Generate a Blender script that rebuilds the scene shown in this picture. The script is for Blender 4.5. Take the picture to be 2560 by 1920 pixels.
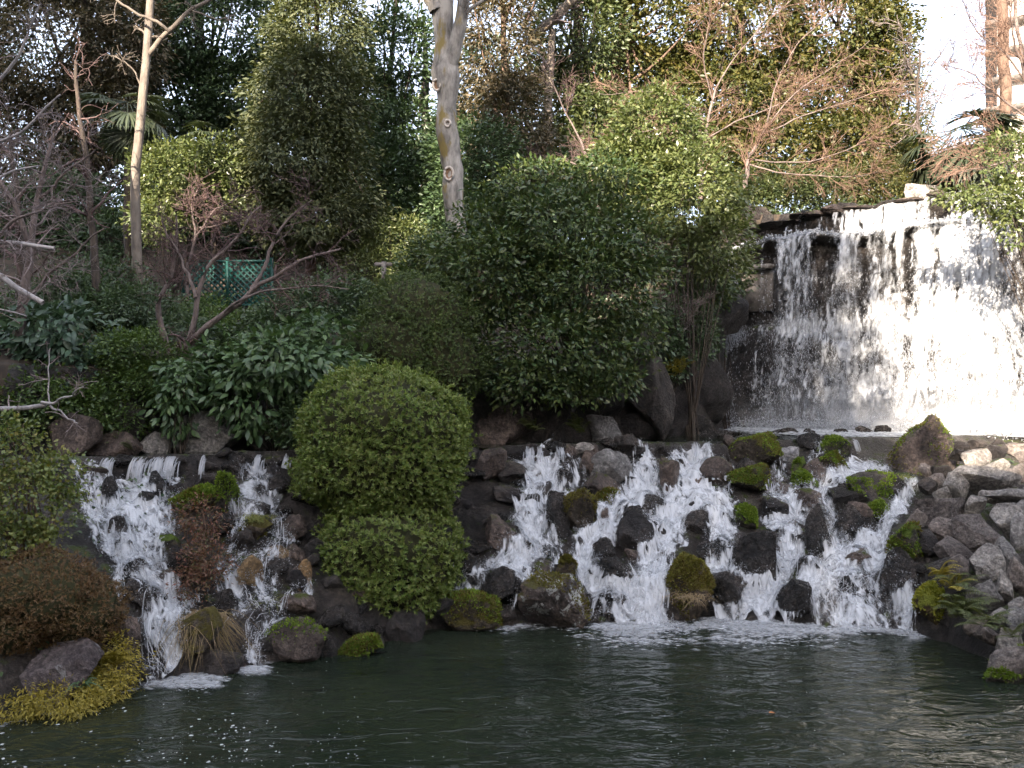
import bpy, bmesh, math, random
import numpy as np
from mathutils import Vector

# ------------------------------------------------------------------ camera, sky, sun, exposure
SC = bpy.context.scene
for _o in list(bpy.data.objects):
    bpy.data.objects.remove(_o)
COL = SC.collection
F = 887.0            # focal length in pixels of a 1024 px wide frame
EYE = 4.0            # eye height above the pond
cam_d = bpy.data.cameras.new('camera')
cam = bpy.data.objects.new('camera', cam_d)
COL.objects.link(cam)
cam.location = (0, 0, EYE)
cam.rotation_euler = (math.radians(90), 0, 0)
cam_d.sensor_width = 36.0
cam_d.lens = F / 1024.0 * 36.0
cam_d.clip_end = 2000
SC.camera = cam

SUN_AZ, SUN_EL = math.radians(18), math.radians(25)
to_sun = Vector((-math.sin(SUN_AZ) * math.cos(SUN_EL), -math.cos(SUN_AZ) * math.cos(SUN_EL), math.sin(SUN_EL)))
W = bpy.data.worlds.new('World')
SC.world = W
W.use_nodes = True
nt = W.node_tree
bg = nt.nodes['Background']
sky = nt.nodes.new('ShaderNodeTexSky')
sky.sky_type = 'NISHITA'
sky.sun_disc = False
sky.sun_elevation = SUN_EL
sky.sun_rotation = math.pi + SUN_AZ
sky.air_density = 0.8
sky.dust_density = 2.5
sky.ozone_density = 1.0
veil = nt.nodes.new('ShaderNodeMix')      # an even thin veil of high cloud over the whole sky
veil.data_type = 'RGBA'
veil.inputs[0].default_value = 0.6
veil.inputs[7].default_value = (2.58, 2.58, 2.76, 1)
nt.links.new(sky.outputs[0], veil.inputs[6])
nt.links.new(veil.outputs[2], bg.inputs[0])
bg.inputs[1].default_value = 0.15
sun_d = bpy.data.lights.new('sun', 'SUN')
sun_d.energy = 4.2
sun_d.angle = math.radians(0.5)
sun_d.color = (1.0, 0.86, 0.70)
sun = bpy.data.objects.new('sun', sun_d)
COL.objects.link(sun)
sun.rotation_euler = (-to_sun).to_track_quat('-Z', 'Y').to_euler()
sun.location = to_sun * 60
SC.view_settings.view_transform = 'Standard'
SC.view_settings.look = 'None'
SC.view_settings.gamma = 1.0
SC.view_settings.exposure = 2.42
SC.view_settings.use_curve_mapping = False
SC.render.engine = 'CYCLES'
cy = SC.cycles
cy.use_denoising = True
try:
    cy.denoiser = 'OPENIMAGEDENOISE'
    cy.denoising_input_passes = 'RGB_ALBEDO_NORMAL'
    cy.denoising_prefilter = 'ACCURATE'
except Exception:
    pass
cy.max_bounces = 4
cy.diffuse_bounces = 2
cy.glossy_bounces = 2
cy.transmission_bounces = 3
cy.transparent_max_bounces = 6
cy.caustics_reflective = False
cy.caustics_refractive = False
cy.sample_clamp_indirect = 6.0
cy.use_adaptive_sampling = True
cy.adaptive_threshold = 0.03

# ------------------------------------------------------------------ numeric helpers
def P(u, v, Y):
    """a place in the garden: picture column and row (1024x768) at a distance Y"""
    return np.array([(u - 512.0) / F * Y, Y, EYE - (v - 384.0) / F * Y])

def PS(x, y, Y):
    return P(x * 0.4, y * 0.4, Y)

def nrm(a):
    return a / np.maximum(np.linalg.norm(a, axis=-1, keepdims=True), 1e-9)

def _hash(ix, iy, iz, seed):
    h = (ix * 374761393 + iy * 668265263 + iz * 2147483647 + seed * 1274126177) & 0xFFFFFFFF
    h = ((h ^ (h >> 13)) * 1274126177) & 0xFFFFFFFF
    h = (h ^ (h >> 16)) & 0xFFFFFFFF
    return h / 4294967295.0

def vnoise(p, seed=0):
    p = np.asarray(p, float)
    i = np.floor(p).astype(np.int64)
    f = p - i
    f = f * f * (3 - 2 * f)
    x, y, z = i[..., 0], i[..., 1], i[..., 2]
    fx, fy, fz = f[..., 0], f[..., 1], f[..., 2]
    r = 0
    for dx in (0, 1):
        wx = fx if dx else 1 - fx
        for dy in (0, 1):
            wy = fy if dy else 1 - fy
            for dz in (0, 1):
                wz = fz if dz else 1 - fz
                r = r + wx * wy * wz * _hash(x + dx, y + dy, z + dz, seed)
    return r * 2 - 1

def fbm(p, seed=0, octv=4, gain=0.5):
    p = np.asarray(p, float)
    a, s, r = 1.0, 1.0, 0
    for k in range(octv):
        r = r + a * vnoise(p * s + 17.3 * k, seed + k)
        a *= gain
        s *= 2.03
    return r

def n2(x, y, seed=0, octv=3):
    return fbm(np.stack([x, y, np.zeros_like(x) + 0.5], -1), seed, octv)

def sstep(a, b, x):
    t = np.clip((x - a) / (b - a), 0, 1)
    return t * t * (3 - 2 * t)

# ------------------------------------------------------------------ object helpers
def mesh_np(name, verts, faces, mats, smooth=False, mat_idx=None):
    me = bpy.data.meshes.new(name)
    verts = np.ascontiguousarray(verts, dtype=np.float32)
    faces = np.ascontiguousarray(faces, dtype=np.int32)
    n, k = faces.shape
    me.vertices.add(len(verts))
    me.vertices.foreach_set('co', verts.ravel())
    me.loops.add(n * k)
    me.loops.foreach_set('vertex_index', faces.ravel())
    me.polygons.add(n)
    me.polygons.foreach_set('loop_start', np.arange(0, n * k, k, dtype=np.int32))
    me.polygons.foreach_set('loop_total', np.full(n, k, dtype=np.int32))
    if not isinstance(mats, (list, tuple)):
        mats = [mats]
    for m in mats:
        me.materials.append(m)
    if mat_idx is not None:
        me.polygons.foreach_set('material_index', np.asarray(mat_idx, np.int32))
    if smooth:
        me.polygons.foreach_set('use_smooth', np.ones(n, dtype=bool))
    me.update(calc_edges=True)
    me.validate()
    return me

def cat(*vf):
    """join (verts, faces) pairs"""
    V, Fc, o = [], [], 0
    for v, f in vf:
        V.append(v); Fc.append(f + o); o += len(v)
    return np.concatenate(V), np.concatenate(Fc)

def thing(name, label, category, loc, group=None):
    o = bpy.data.objects.new(name, None)
    o.empty_display_size = 0.2
    COL.objects.link(o)
    o.location = [float(c) for c in loc]
    o['label'] = label
    o['category'] = category
    if group:
        o['group'] = group
    return o

def part(name, verts, faces, mats, parent=None, smooth=False, kind=None, loc=None, mat_idx=None, cover=None):
    """one mesh object given in world coordinates; its origin is the parent's origin (or loc)"""
    L = np.array(parent.location) if parent is not None else np.array(loc if loc is not None else (0, 0, 0), float)
    base = np.array(loc, float) if (loc is not None and parent is not None) else L
    me = mesh_np(name, np.asarray(verts) - base, faces, mats, smooth, mat_idx)
    if cover is not None:
        at = me.attributes.new('cover', 'FLOAT', 'POINT')
        at.data.foreach_set('value', np.asarray(cover, np.float32))
    o = bpy.data.objects.new(name, me)
    COL.objects.link(o)
    if parent is not None:
        o.parent = parent
        o.location = [float(c) for c in (base - L)]
    else:
        o.location = [float(c) for c in base]
    if kind:
        o['kind'] = kind
    return o

def tag(o, label, category, group=None):
    o['label'] = label
    o['category'] = category
    if group:
        o['group'] = group
    return o

def share(name, me, parent, loc, rot=(0, 0, 0), scale=(1, 1, 1)):
    """a child that shares mesh data; loc is relative to the parent"""
    o = bpy.data.objects.new(name, me)
    COL.objects.link(o)
    o.parent = parent
    o.location = [float(c) for c in loc]
    o.rotation_euler = [float(c) for c in rot]
    o.scale = [float(c) for c in scale]
    return o

# ------------------------------------------------------------------ materials
def new_mat(name):
    m = bpy.data.materials.new(name)
    m.use_nodes = True
    t = m.node_tree
    return m, t, t.nodes['Principled BSDF'], t.nodes['Material Output']

def ramp(t, fac, stops):
    r = t.nodes.new('ShaderNodeValToRGB')
    el = r.color_ramp.elements
    while len(el) < len(stops):
        el.new(0.5)
    for e, (p, c) in zip(el, stops):
        e.position = p
        e.color = (*c, 1) if len(c) == 3 else c
    t.links.new(fac, r.inputs[0])
    return r.outputs[0]

def noise_node(t, scale, detail=4, rough=0.55, vec=None, dist=0.0):
    n = t.nodes.new('ShaderNodeTexNoise')
    n.inputs['Scale'].default_value = scale
    n.inputs['Detail'].default_value = detail
    n.inputs['Roughness'].default_value = rough
    n.inputs['Distortion'].default_value = dist
    if vec is not None:
        t.links.new(vec, n.inputs['Vector'])
    return n.outputs['Fac']

def mixc(t, fac, a, b, mode='MIX'):
    n = t.nodes.new('ShaderNodeMix')
    n.data_type = 'RGBA'
    n.blend_type = mode
    for sock, val in ((n.inputs[0], fac), (n.inputs[6], a), (n.inputs[7], b)):
        if hasattr(val, 'is_linked'):
            t.links.new(val, sock)
        elif isinstance(val, (int, float)):
            sock.default_value = val
        else:
            sock.default_value = (*val, 1)
    return n.outputs[2]

def math_n(t, op, a, b=None, clamp=False):
    n = t.nodes.new('ShaderNodeMath')
    n.operation = op
    n.use_clamp = clamp
    for s, v in ((n.inputs[0], a), (n.inputs[1], b)):
        if v is None:
            continue
        if hasattr(v, 'is_linked'):
            t.links.new(v, s)
        else:
            s.default_value = v
    return n.outputs[0]

def leaf_mat(name, cols, rough=0.42, trans=0.25, spec=0.5, tcol=None):
    """cols: ramp stops picked by a random number for each leaf"""
    m, t, b, out = new_mat(name)
    g = t.nodes.new('ShaderNodeNewGeometry')
    k = len(cols)
    c = ramp(t, g.outputs['Random Per Island'], [(i / max(k - 1, 1), cc) for i, cc in enumerate(cols)])
    big = noise_node(t, 1.1, 2, vec=g.outputs['Position'])
    c2 = mixc(t, math_n(t, 'MULTIPLY', math_n(t, 'SUBTRACT', big, 0.35, True), 0.7), c, tuple(min(1, x * 1.25) for x in cols[-1]))
    t.links.new(c2, b.inputs['Base Color'])
    b.inputs['Roughness'].default_value = rough
    b.inputs['Specular IOR Level'].default_value = spec
    tr = t.nodes.new('ShaderNodeBsdfTranslucent')
    t.links.new(mixc(t, 1.0, c2, tcol or (1.5, 1.5, 0.7), 'MULTIPLY'), tr.inputs[0])
    mx = t.nodes.new('ShaderNodeMixShader')
    mx.inputs[0].default_value = trans
    t.links.new(b.outputs[0], mx.inputs[1])
    t.links.new(tr.outputs[0], mx.inputs[2])
    t.links.new(mx.outputs[0], out.inputs[0])
    return m

def bark_mat(name, c1, c2, patch=None, scale=8.0, rough=0.85, bump=0.5):
    m, t, b, out = new_mat(name)
    g = t.nodes.new('ShaderNodeNewGeometry')
    mp = t.nodes.new('ShaderNodeMapping')
    mp.inputs['Scale'].default_value = (1, 1, 0.35)
    t.links.new(g.outputs['Position'], mp.inputs[0])
    n = noise_node(t, scale, 6, 0.65, mp.outputs[0])
    c = ramp(t, n, [(0.37, c1), (0.63, c2)])
    if patch:
        pn = noise_node(t, 2.6, 4, 0.6, mp.outputs[0])
        c = mixc(t, ramp(t, pn, [(0.56, (0, 0, 0)), (0.64, (1, 1, 1))]), c, patch)
    t.links.new(c, b.inputs['Base Color'])
    b.inputs['Roughness'].default_value = rough
    bp = t.nodes.new('ShaderNodeBump')
    bp.inputs['Strength'].default_value = bump
    bp.inputs['Distance'].default_value = 0.04
    t.links.new(noise_node(t, scale * 3, 6, 0.6, mp.outputs[0]), bp.inputs['Height'])
    t.links.new(bp.outputs[0], b.inputs['Normal'])
    return m

def rock_mat(name, c1, c2, c3, rough=0.75, moss=0.0, mc1=(0.05, 0.07, 0.012), mc2=(0.10, 0.11, 0.02), lichen=None, spec=0.4, lcut=0.60):
    m, t, b, out = new_mat(name)
    g = t.nodes.new('ShaderNodeNewGeometry')
    pos = g.outputs['Position']
    oi = t.nodes.new('ShaderNodeObjectInfo')
    n1 = noise_node(t, 2.2, 5, 0.6, pos, 0.4)
    nf = noise_node(t, 16, 6, 0.7, pos)
    c = ramp(t, n1, [(0.36, c1), (0.50, c2), (0.63, c3)])
    c = mixc(t, 0.85, c, ramp(t, nf, [(0.34, (0.30, 0.30, 0.31)), (0.52, (0.95, 0.94, 0.93)), (0.68, (1.9, 1.86, 1.82))]), 'MULTIPLY')
    c = mixc(t, 1.0, c, ramp(t, oi.outputs['Random'], [(0.0, (0.72, 0.72, 0.74)), (1.0, (1.25, 1.2, 1.15))]), 'MULTIPLY')
    rg = rough
    if lichen:
        ln = noise_node(t, 3.4, 7, 0.75, pos, 0.6)
        c = mixc(t, ramp(t, ln, [(lcut - 0.02, (0, 0, 0)), (lcut + 0.02, (1, 1, 1))]), c, lichen)
    if moss > 0:
        sep = t.nodes.new('ShaderNodeSeparateXYZ')
        t.links.new(g.outputs['Normal'], sep.inputs[0])
        mn = noise_node(t, 4.0, 5, 0.65, pos)
        v = math_n(t, 'ADD', math_n(t, 'MULTIPLY', sep.outputs[2], 0.32), mn)
        th = 1.02 - 0.62 * moss
        mask = ramp(t, v, [(max(0, th - 0.05), (0, 0, 0)), (min(1, th + 0.05), (1, 1, 1))])
        mcol = mixc(t, noise_node(t, 9, 5, 0.7, pos), mc1, mc2)
        c = mixc(t, mask, c, mcol)
        rn = t.nodes.new('ShaderNodeMix')
        t.links.new(mask, rn.inputs[0])
        rn.inputs[2].default_value = rough
        rn.inputs[3].default_value = 0.9
        t.links.new(rn.outputs[0], b.inputs['Roughness'])
    else:
        rr = t.nodes.new('ShaderNodeMapRange')
        t.links.new(nf, rr.inputs[0])
        rr.inputs[3].default_value = max(0.05, rough - 0.18)
        rr.inputs[4].default_value = min(1, rough + 0.18)
        t.links.new(rr.outputs[0], b.inputs['Roughness'])
    t.links.new(c, b.inputs['Base Color'])
    b.inputs['Specular IOR Level'].default_value = spec
    bp = t.nodes.new('ShaderNodeBump')
    bp.inputs['Strength'].default_value = 1.0
    bp.inputs['Distance'].default_value = 0.12
    t.links.new(math_n(t, 'ADD', nf, math_n(t, 'MULTIPLY', noise_node(t, 55, 4, 0.6, pos), 0.35)), bp.inputs['Height'])
    t.links.new(bp.outputs[0], b.inputs['Normal'])
    return m

def plain_mat(name, c1, c2, rough=0.6, scale=10):
    m, t, b, out = new_mat(name)
    g = t.nodes.new('ShaderNodeNewGeometry')
    t.links.new(ramp(t, noise_node(t, scale, 5, 0.65, g.outputs['Position']), [(0.37, c1), (0.63, c2)]), b.inputs['Base Color'])
    b.inputs['Roughness'].default_value = rough
    return m

ROCK = {
    'grey': rock_mat('grey_rock', (0.185, 0.177, 0.170), (0.325, 0.313, 0.300), (0.47, 0.455, 0.435), 0.8, lichen=(0.36, 0.35, 0.32), lcut=0.68),
    'brown': rock_mat('brown_rock', (0.06, 0.047, 0.041), (0.12, 0.094, 0.082), (0.19, 0.15, 0.13), 0.65, moss=0.30),
    'wet': rock_mat('wet_dark_rock', (0.013, 0.012, 0.011), (0.032, 0.028, 0.026), (0.072, 0.062, 0.056), 0.26, spec=0.5),
    'damp': rock_mat('damp_rock', (0.018, 0.015, 0.015), (0.040, 0.034, 0.032), (0.075, 0.064, 0.058), 0.45, moss=0.18, spec=0.5),
    'mossbrown': rock_mat('brown_mossy_rock', (0.05, 0.040, 0.030), (0.09, 0.072, 0.055), (0.15, 0.125, 0.10), 0.75, moss=0.72, mc1=(0.075, 0.052, 0.012), mc2=(0.13, 0.12, 0.02)),
    'mossgreen': rock_mat('green_mossy_rock', (0.035, 0.032, 0.028), (0.07, 0.062, 0.052), (0.11, 0.10, 0.085), 0.75, moss=0.78, mc1=(0.06, 0.095, 0.012), mc2=(0.13, 0.19, 0.02)),
    'mossyellow': rock_mat('yellow_mossy_rock', (0.08, 0.055, 0.02), (0.12, 0.08, 0.03), (0.18, 0.12, 0.04), 0.8, moss=0.8, mc1=(0.14, 0.17, 0.02), mc2=(0.26, 0.27, 0.03)),
    'lichen': rock_mat('lichen_rock', (0.055, 0.045, 0.042), (0.105, 0.085, 0.078), (0.16, 0.125, 0.10), 0.7, moss=0.36, mc1=(0.06, 0.045, 0.012), mc2=(0.10, 0.10, 0.02), lichen=(0.50, 0.51, 0.49), lcut=0.545),
    'pale': rock_mat('pale_rock', (0.20, 0.20, 0.22), (0.32, 0.32, 0.34), (0.46, 0.46, 0.47), 0.6),
    'tan': rock_mat('tan_rock', (0.14, 0.085, 0.035), (0.23, 0.15, 0.07), (0.30, 0.21, 0.11), 0.4, spec=0.5),
    'violet': rock_mat('violet_grey_rock', (0.085, 0.070, 0.074), (0.14, 0.12, 0.125), (0.21, 0.185, 0.185), 0.7, lichen=(0.34, 0.33, 0.33), lcut=0.62),
    'cliff': rock_mat('wet_cliff', (0.016, 0.014, 0.013), (0.042, 0.036, 0.033), (0.08, 0.068, 0.06), 0.38, moss=0.26, mc1=(0.035, 0.05, 0.010), mc2=(0.075, 0.10, 0.016), spec=0.55),
    'bank': rock_mat('bank_stone', (0.165, 0.157, 0.150), (0.295, 0.283, 0.270), (0.43, 0.415, 0.395), 0.75, moss=0.08, mc1=(0.06, 0.06, 0.02), mc2=(0.1, 0.09, 0.03)),
    'bankbrown': rock_mat('brown_bank_stone', (0.112, 0.094, 0.086), (0.205, 0.178, 0.164), (0.30, 0.27, 0.25), 0.72, moss=0.10),
}
BARK = {
    'pale': bark_mat('pale_bark', (0.11, 0.10, 0.09), (0.40, 0.37, 0.335), patch=(0.20, 0.15, 0.05), scale=4),
    'slim': bark_mat('slim_bark', (0.11, 0.09, 0.075), (0.215, 0.18, 0.145), scale=7),
    'dark': bark_mat('dark_bark', (0.035, 0.026, 0.020), (0.085, 0.065, 0.05), scale=9),
    'brown': bark_mat('brown_bark', (0.09, 0.055, 0.038), (0.19, 0.125, 0.09), scale=10),
    'maple': bark_mat('maple_bark', (0.10, 0.075, 0.068), (0.21, 0.165, 0.15), scale=9),
    'white': bark_mat('white_bark', (0.20, 0.185, 0.185), (0.42, 0.39, 0.385), scale=9),
    'redtwig': bark_mat('red_twig', (0.15, 0.088, 0.064), (0.26, 0.165, 0.12), scale=9, bump=0.1),
    'purple': bark_mat('purple_twig', (0.085, 0.05, 0.048), (0.16, 0.105, 0.098), scale=9, bump=0.1),
    'greytwig': bark_mat('grey_twig', (0.15, 0.115, 0.11), (0.28, 0.23, 0.22), scale=9, bump=0.1),
}
LEAF = {
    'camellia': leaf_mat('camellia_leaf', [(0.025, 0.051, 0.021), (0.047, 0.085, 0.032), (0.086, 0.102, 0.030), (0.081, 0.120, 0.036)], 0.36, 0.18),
    'camellia_sun': leaf_mat('camellia_sun_leaf', [(0.055, 0.080, 0.028), (0.095, 0.125, 0.042), (0.16, 0.175, 0.07)], 0.33, 0.25),  # sunlit copy of the camellia leaf, sunlight put into lighter colours
    'laurel': leaf_mat('laurel_leaf', [(0.033, 0.065, 0.043), (0.053, 0.098, 0.060), (0.075, 0.125, 0.069)], 0.38, 0.15),
    'laurel_green': leaf_mat('laurel_green_leaf', [(0.037, 0.075, 0.033), (0.062, 0.112, 0.045), (0.094, 0.150, 0.056)], 0.38, 0.18),
    'azalea': leaf_mat('azalea_leaf', [(0.074, 0.128, 0.024), (0.118, 0.182, 0.034), (0.172, 0.228, 0.054), (0.16, 0.165, 0.05)], 0.5, 0.25),
    'box': leaf_mat('dome_leaf', [(0.039, 0.065, 0.021), (0.062, 0.096, 0.026), (0.094, 0.127, 0.031)], 0.48, 0.2),
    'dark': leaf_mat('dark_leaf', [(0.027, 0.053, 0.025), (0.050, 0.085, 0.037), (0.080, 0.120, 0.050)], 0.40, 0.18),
    'fine': leaf_mat('fine_green_leaf', [(0.035, 0.069, 0.020), (0.062, 0.106, 0.027), (0.106, 0.156, 0.037)], 0.45, 0.25),
    'conifer': leaf_mat('conifer_leaf', [(0.046, 0.062, 0.029), (0.072, 0.089, 0.038), (0.108, 0.115, 0.046)], 0.6, 0.2),
    'browncon': leaf_mat('brown_conifer_leaf', [(0.048, 0.053, 0.031), (0.084, 0.072, 0.041), (0.126, 0.094, 0.053)], 0.6, 0.2),
    'gold': leaf_mat('sunlit_tree_leaf', [(0.035, 0.050, 0.016), (0.066, 0.078, 0.020), (0.125, 0.105, 0.03)], 0.45, 0.25),  # golden sunlight put into the leaf colours
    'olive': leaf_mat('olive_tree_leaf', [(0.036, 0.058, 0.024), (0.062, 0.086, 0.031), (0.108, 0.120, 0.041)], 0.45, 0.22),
    'light': leaf_mat('pale_round_leaf', [(0.063, 0.098, 0.030), (0.103, 0.144, 0.039), (0.155, 0.196, 0.057), (0.184, 0.161, 0.034)], 0.45, 0.25),
    'bronze': leaf_mat('bronze_leaf', [(0.078, 0.041, 0.019), (0.126, 0.067, 0.029), (0.174, 0.098, 0.041), (0.102, 0.084, 0.031)], 0.55, 0.2),
    'yellowfern': leaf_mat('yellow_fern_leaf', [(0.19, 0.16, 0.026), (0.29, 0.24, 0.04), (0.38, 0.31, 0.055)], 0.55, 0.3),
    'fern': leaf_mat('fern_leaf', [(0.055, 0.075, 0.026), (0.09, 0.115, 0.04), (0.14, 0.15, 0.06)], 0.5, 0.3),
    'redleaf': leaf_mat('red_leaf', [(0.09, 0.06, 0.03), (0.15, 0.055, 0.04), (0.20, 0.075, 0.06), (0.09, 0.10, 0.035)], 0.5, 0.25),
    'drygrass': leaf_mat('dry_grass_blade', [(0.17, 0.115, 0.06), (0.27, 0.195, 0.12), (0.20, 0.155, 0.05)], 0.7, 0.2),
    'sedge': leaf_mat('sedge_blade', [(0.09, 0.12, 0.022), (0.16, 0.18, 0.04), (0.22, 0.21, 0.06)], 0.5, 0.3),
    'mossg': leaf_mat('moss_green', [(0.078, 0.130, 0.016), (0.130, 0.202, 0.021), (0.195, 0.260, 0.033)], 0.8, 0.3),
    'mossb': leaf_mat('moss_brown', [(0.085, 0.058, 0.016), (0.130, 0.104, 0.021), (0.156, 0.163, 0.029)], 0.8, 0.3),
    'mossy': leaf_mat('moss_yellow', [(0.16, 0.18, 0.02), (0.25, 0.26, 0.03), (0.32, 0.30, 0.04)], 0.8, 0.3),
    'palm': leaf_mat('palm_blade', [(0.032, 0.045, 0.025), (0.052, 0.070, 0.036), (0.084, 0.098, 0.056)], 0.4, 0.15),
    'litter': leaf_mat('fallen_leaf', [(0.10, 0.06, 0.03), (0.16, 0.09, 0.04), (0.07, 0.05, 0.03)], 0.7, 0.1),
}

def water_white(name, col, tr=0.35, cover=False):
    m, t, b, out = new_mat(name)
    b.inputs['Base Color'].default_value = (*col, 1)
    b.inputs['Roughness'].default_value = 0.35
    b.inputs['Specular IOR Level'].default_value = 0.5
    x = t.nodes.new('ShaderNodeBsdfTranslucent')
    x.inputs[0].default_value = (*col, 1)
    mx = t.nodes.new('ShaderNodeMixShader')
    mx.inputs[0].default_value = tr
    t.links.new(b.outputs[0], mx.inputs[1])
    t.links.new(x.outputs[0], mx.inputs[2])
    if cover:      # thin water lets the rock behind show
        at = t.nodes.new('ShaderNodeAttribute')
        at.attribute_name = 'cover'
        tp_ = t.nodes.new('ShaderNodeBsdfTransparent')
        m2 = t.nodes.new('ShaderNodeMixShader')
        t.links.new(at.outputs['Fac'], m2.inputs[0])
        t.links.new(tp_.outputs[0], m2.inputs[1])
        t.links.new(mx.outputs[0], m2.inputs[2])
        t.links.new(m2.outputs[0], out.inputs[0])
    else:
        t.links.new(mx.outputs[0], out.inputs[0])
    return m
WHITE = water_white('white_water', (0.70, 0.72, 0.755), 0.3, True)
FOAM = water_white('pond_foam', (0.60, 0.62, 0.64), 0.2, True)

def pond_mat(name, c1, c2, bscale=3.0, bdist=0.05):
    m, t, b, out = new_mat(name)
    g = t.nodes.new('ShaderNodeNewGeometry')
    n = noise_node(t, 0.35, 3, 0.5, g.outputs['Position'])
    t.links.new(ramp(t, n, [(0.35, c1), (0.65, c2)]), b.inputs['Base Color'])
    b.inputs['Roughness'].default_value = 0.03
    b.inputs['IOR'].default_value = 1.33
    mp = t.nodes.new('ShaderNodeMapping')
    mp.inputs['Scale'].default_value = (0.6, 1.25, 1)
    mp.inputs['Rotation'].default_value = (0, 0, 0.15)
    t.links.new(g.outputs['Position'], mp.inputs[0])
    h = math_n(t, 'ADD', noise_node(t, bscale, 3, 0.5, mp.outputs[0], 0.8), math_n(t, 'MULTIPLY', noise_node(t, bscale * 4.5, 2, 0.5, mp.outputs[0], 0.5), 0.09))
    bp = t.nodes.new('ShaderNodeBump')
    bp.inputs['Strength'].default_value = 1.0
    bp.inputs['Distance'].default_value = bdist
    t.links.new(h, bp.inputs['Height'])
    t.links.new(bp.outputs[0], b.inputs['Normal'])
    return m
POND = pond_mat('pond_water', (0.0105, 0.0155, 0.0105), (0.019, 0.0245, 0.0155), 2.6, 0.07)
SOIL = plain_mat('forest_soil', (0.022, 0.016, 0.011), (0.06, 0.042, 0.028), 0.95, 5)
CONCRETE = plain_mat('weathered_concrete', (0.09, 0.078, 0.068), (0.19, 0.17, 0.15), 0.85, 6)
GREENPAINT = plain_mat('green_paint', (0.012, 0.062, 0.055), (0.020, 0.098, 0.085), 0.45, 12)
GREYWOOD = plain_mat('grey_wood', (0.13, 0.115, 0.10), (0.24, 0.21, 0.19), 0.85, 14)
STUCCO = plain_mat('pale_facade', (0.62, 0.56, 0.50), (0.74, 0.69, 0.63), 0.8, 1.0)
GLASSY = plain_mat('dark_window', (0.02, 0.022, 0.025), (0.035, 0.037, 0.04), 0.15, 1.0)
PAVE = plain_mat('terrace_paving', (0.16, 0.15, 0.14), (0.25, 0.235, 0.22), 0.85, 3)
CUTWOOD = plain_mat('cut_wood', (0.16, 0.085, 0.045), (0.32, 0.20, 0.12), 0.8, 18)
CALLUS = plain_mat('callus_bark', (0.46, 0.40, 0.35), (0.60, 0.54, 0.48), 0.8, 14)

# ------------------------------------------------------------------ the lie of the land
BX = [-40, -9, -7, -6.06, -5.0, -4.38, -3.4, -2.64, -1.98, -1.18, -0.2, 1.04, 2.24, 3.43, 4.7, 6.3, 6.75, 7.0, 8, 9, 40]
BY = [3.0, 7.0, 9.6, 10.5, 11.8, 12.2, 12.75, 13.3, 13.8, 14.5, 14.6, 14.8, 14.7, 15.1, 14.7, 14.5, 13.7, 12.6, 11.6, 10.5, 3]
def base_Y(X):
    return np.interp(X, BX, BY)
def ledge_Y(X):
    return np.interp(X, [-40, -7, 2, 10.3, 40], [8, 15.0, 18.55, 20.9, 27])
WX = [-40, -10, -7, 1.8, 4.0, 5.5, 6.5, 7.0, 13.5, 17, 40]
WY = [10, 14.9, 16.2, 19.7, 21.4, 23.6, 26.3, 26.9, 22.7, 21, 18]
WH = [1.3, 1.3, 1.2, 1.2, 2.0, 3.2, 5.6, 6.05, 6.05, 6.05, 6.05]
POOL = 2.75
def wall_Y(X):
    return np.interp(X, WX, WY)

def ground(X, Y, rough=True):
    X = np.asarray(X, float); Y = np.asarray(Y, float)
    b = base_Y(X); l = ledge_Y(X); w = wall_Y(X)
    L = np.minimum(l, b + np.interp(X, [-7, -5, 5.8, 6.8, 9], [5.2, 6, 6.6, 8.5, 12.0]))
    t = (Y - b) / (L - b)
    tc = np.clip(t, 0, 1)
    g = 0.80 * tc + 0.10 * sstep(0.0, 0.12, tc) + 0.10 * sstep(0.93, 1.0, tc)
    z = np.where(t < 0, np.maximum(t * 3.0, -1) * 0.8, g * (POOL + 0.02))
    # channel behind the ledge, then the retaining rise, then the hill
    ch = sstep(0.0, 0.25, Y - l - 0.15)
    z = z - 0.30 * ch * (1 - sstep(-0.1, 0.2, Y - w)) * (t >= 1)
    rise = np.interp(X, WX, WH)
    z = z + (rise + 0.30) * sstep(0.0, 0.55, Y - w)
    slope = np.interp(X, [-40, 2, 6, 8, 40], [0.23, 0.24, 0.22, 0.05, 0.05])
    d = np.maximum(Y - w - 0.5, 0)
    z = z + slope * np.minimum(d, 10) + np.interp(X, [-40, 2, 6, 8, 40], [0.52, 0.52, 0.3, 0.1, 0.1]) * np.clip(d - 10, 0, 6.5) + 0.02 * np.maximum(d - 16.5, 0)
    if rough:
        a = np.where((t > 0.0) & (t < 1.0), 0.16, 0.05)
        a = np.where(t > 1.05, 0.10, a)
        z = z + a * n2(X * 1.7, Y * 1.7, 5, 4)
    # the side the viewer stands on
    z = np.where(Y < 5.5, np.maximum(z, -0.9 + 3.3 * sstep(5.5, 3.0, Y)), z)
    return z

def hit(x, y, y0=9.0, y1=45.0):
    """first place of the land seen at source pixel (x, y); returns Y"""
    ys = np.linspace(y0, y1, 1500)
    u, v = x * 0.4, y * 0.4
    Xs = (u - 512) / F * ys
    Zs = EYE - (v - 384) / F * ys
    k = np.nonzero(Zs <= ground(Xs, ys, False))[0]
    return float(ys[k[0]]) if len(k) else y1

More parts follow.
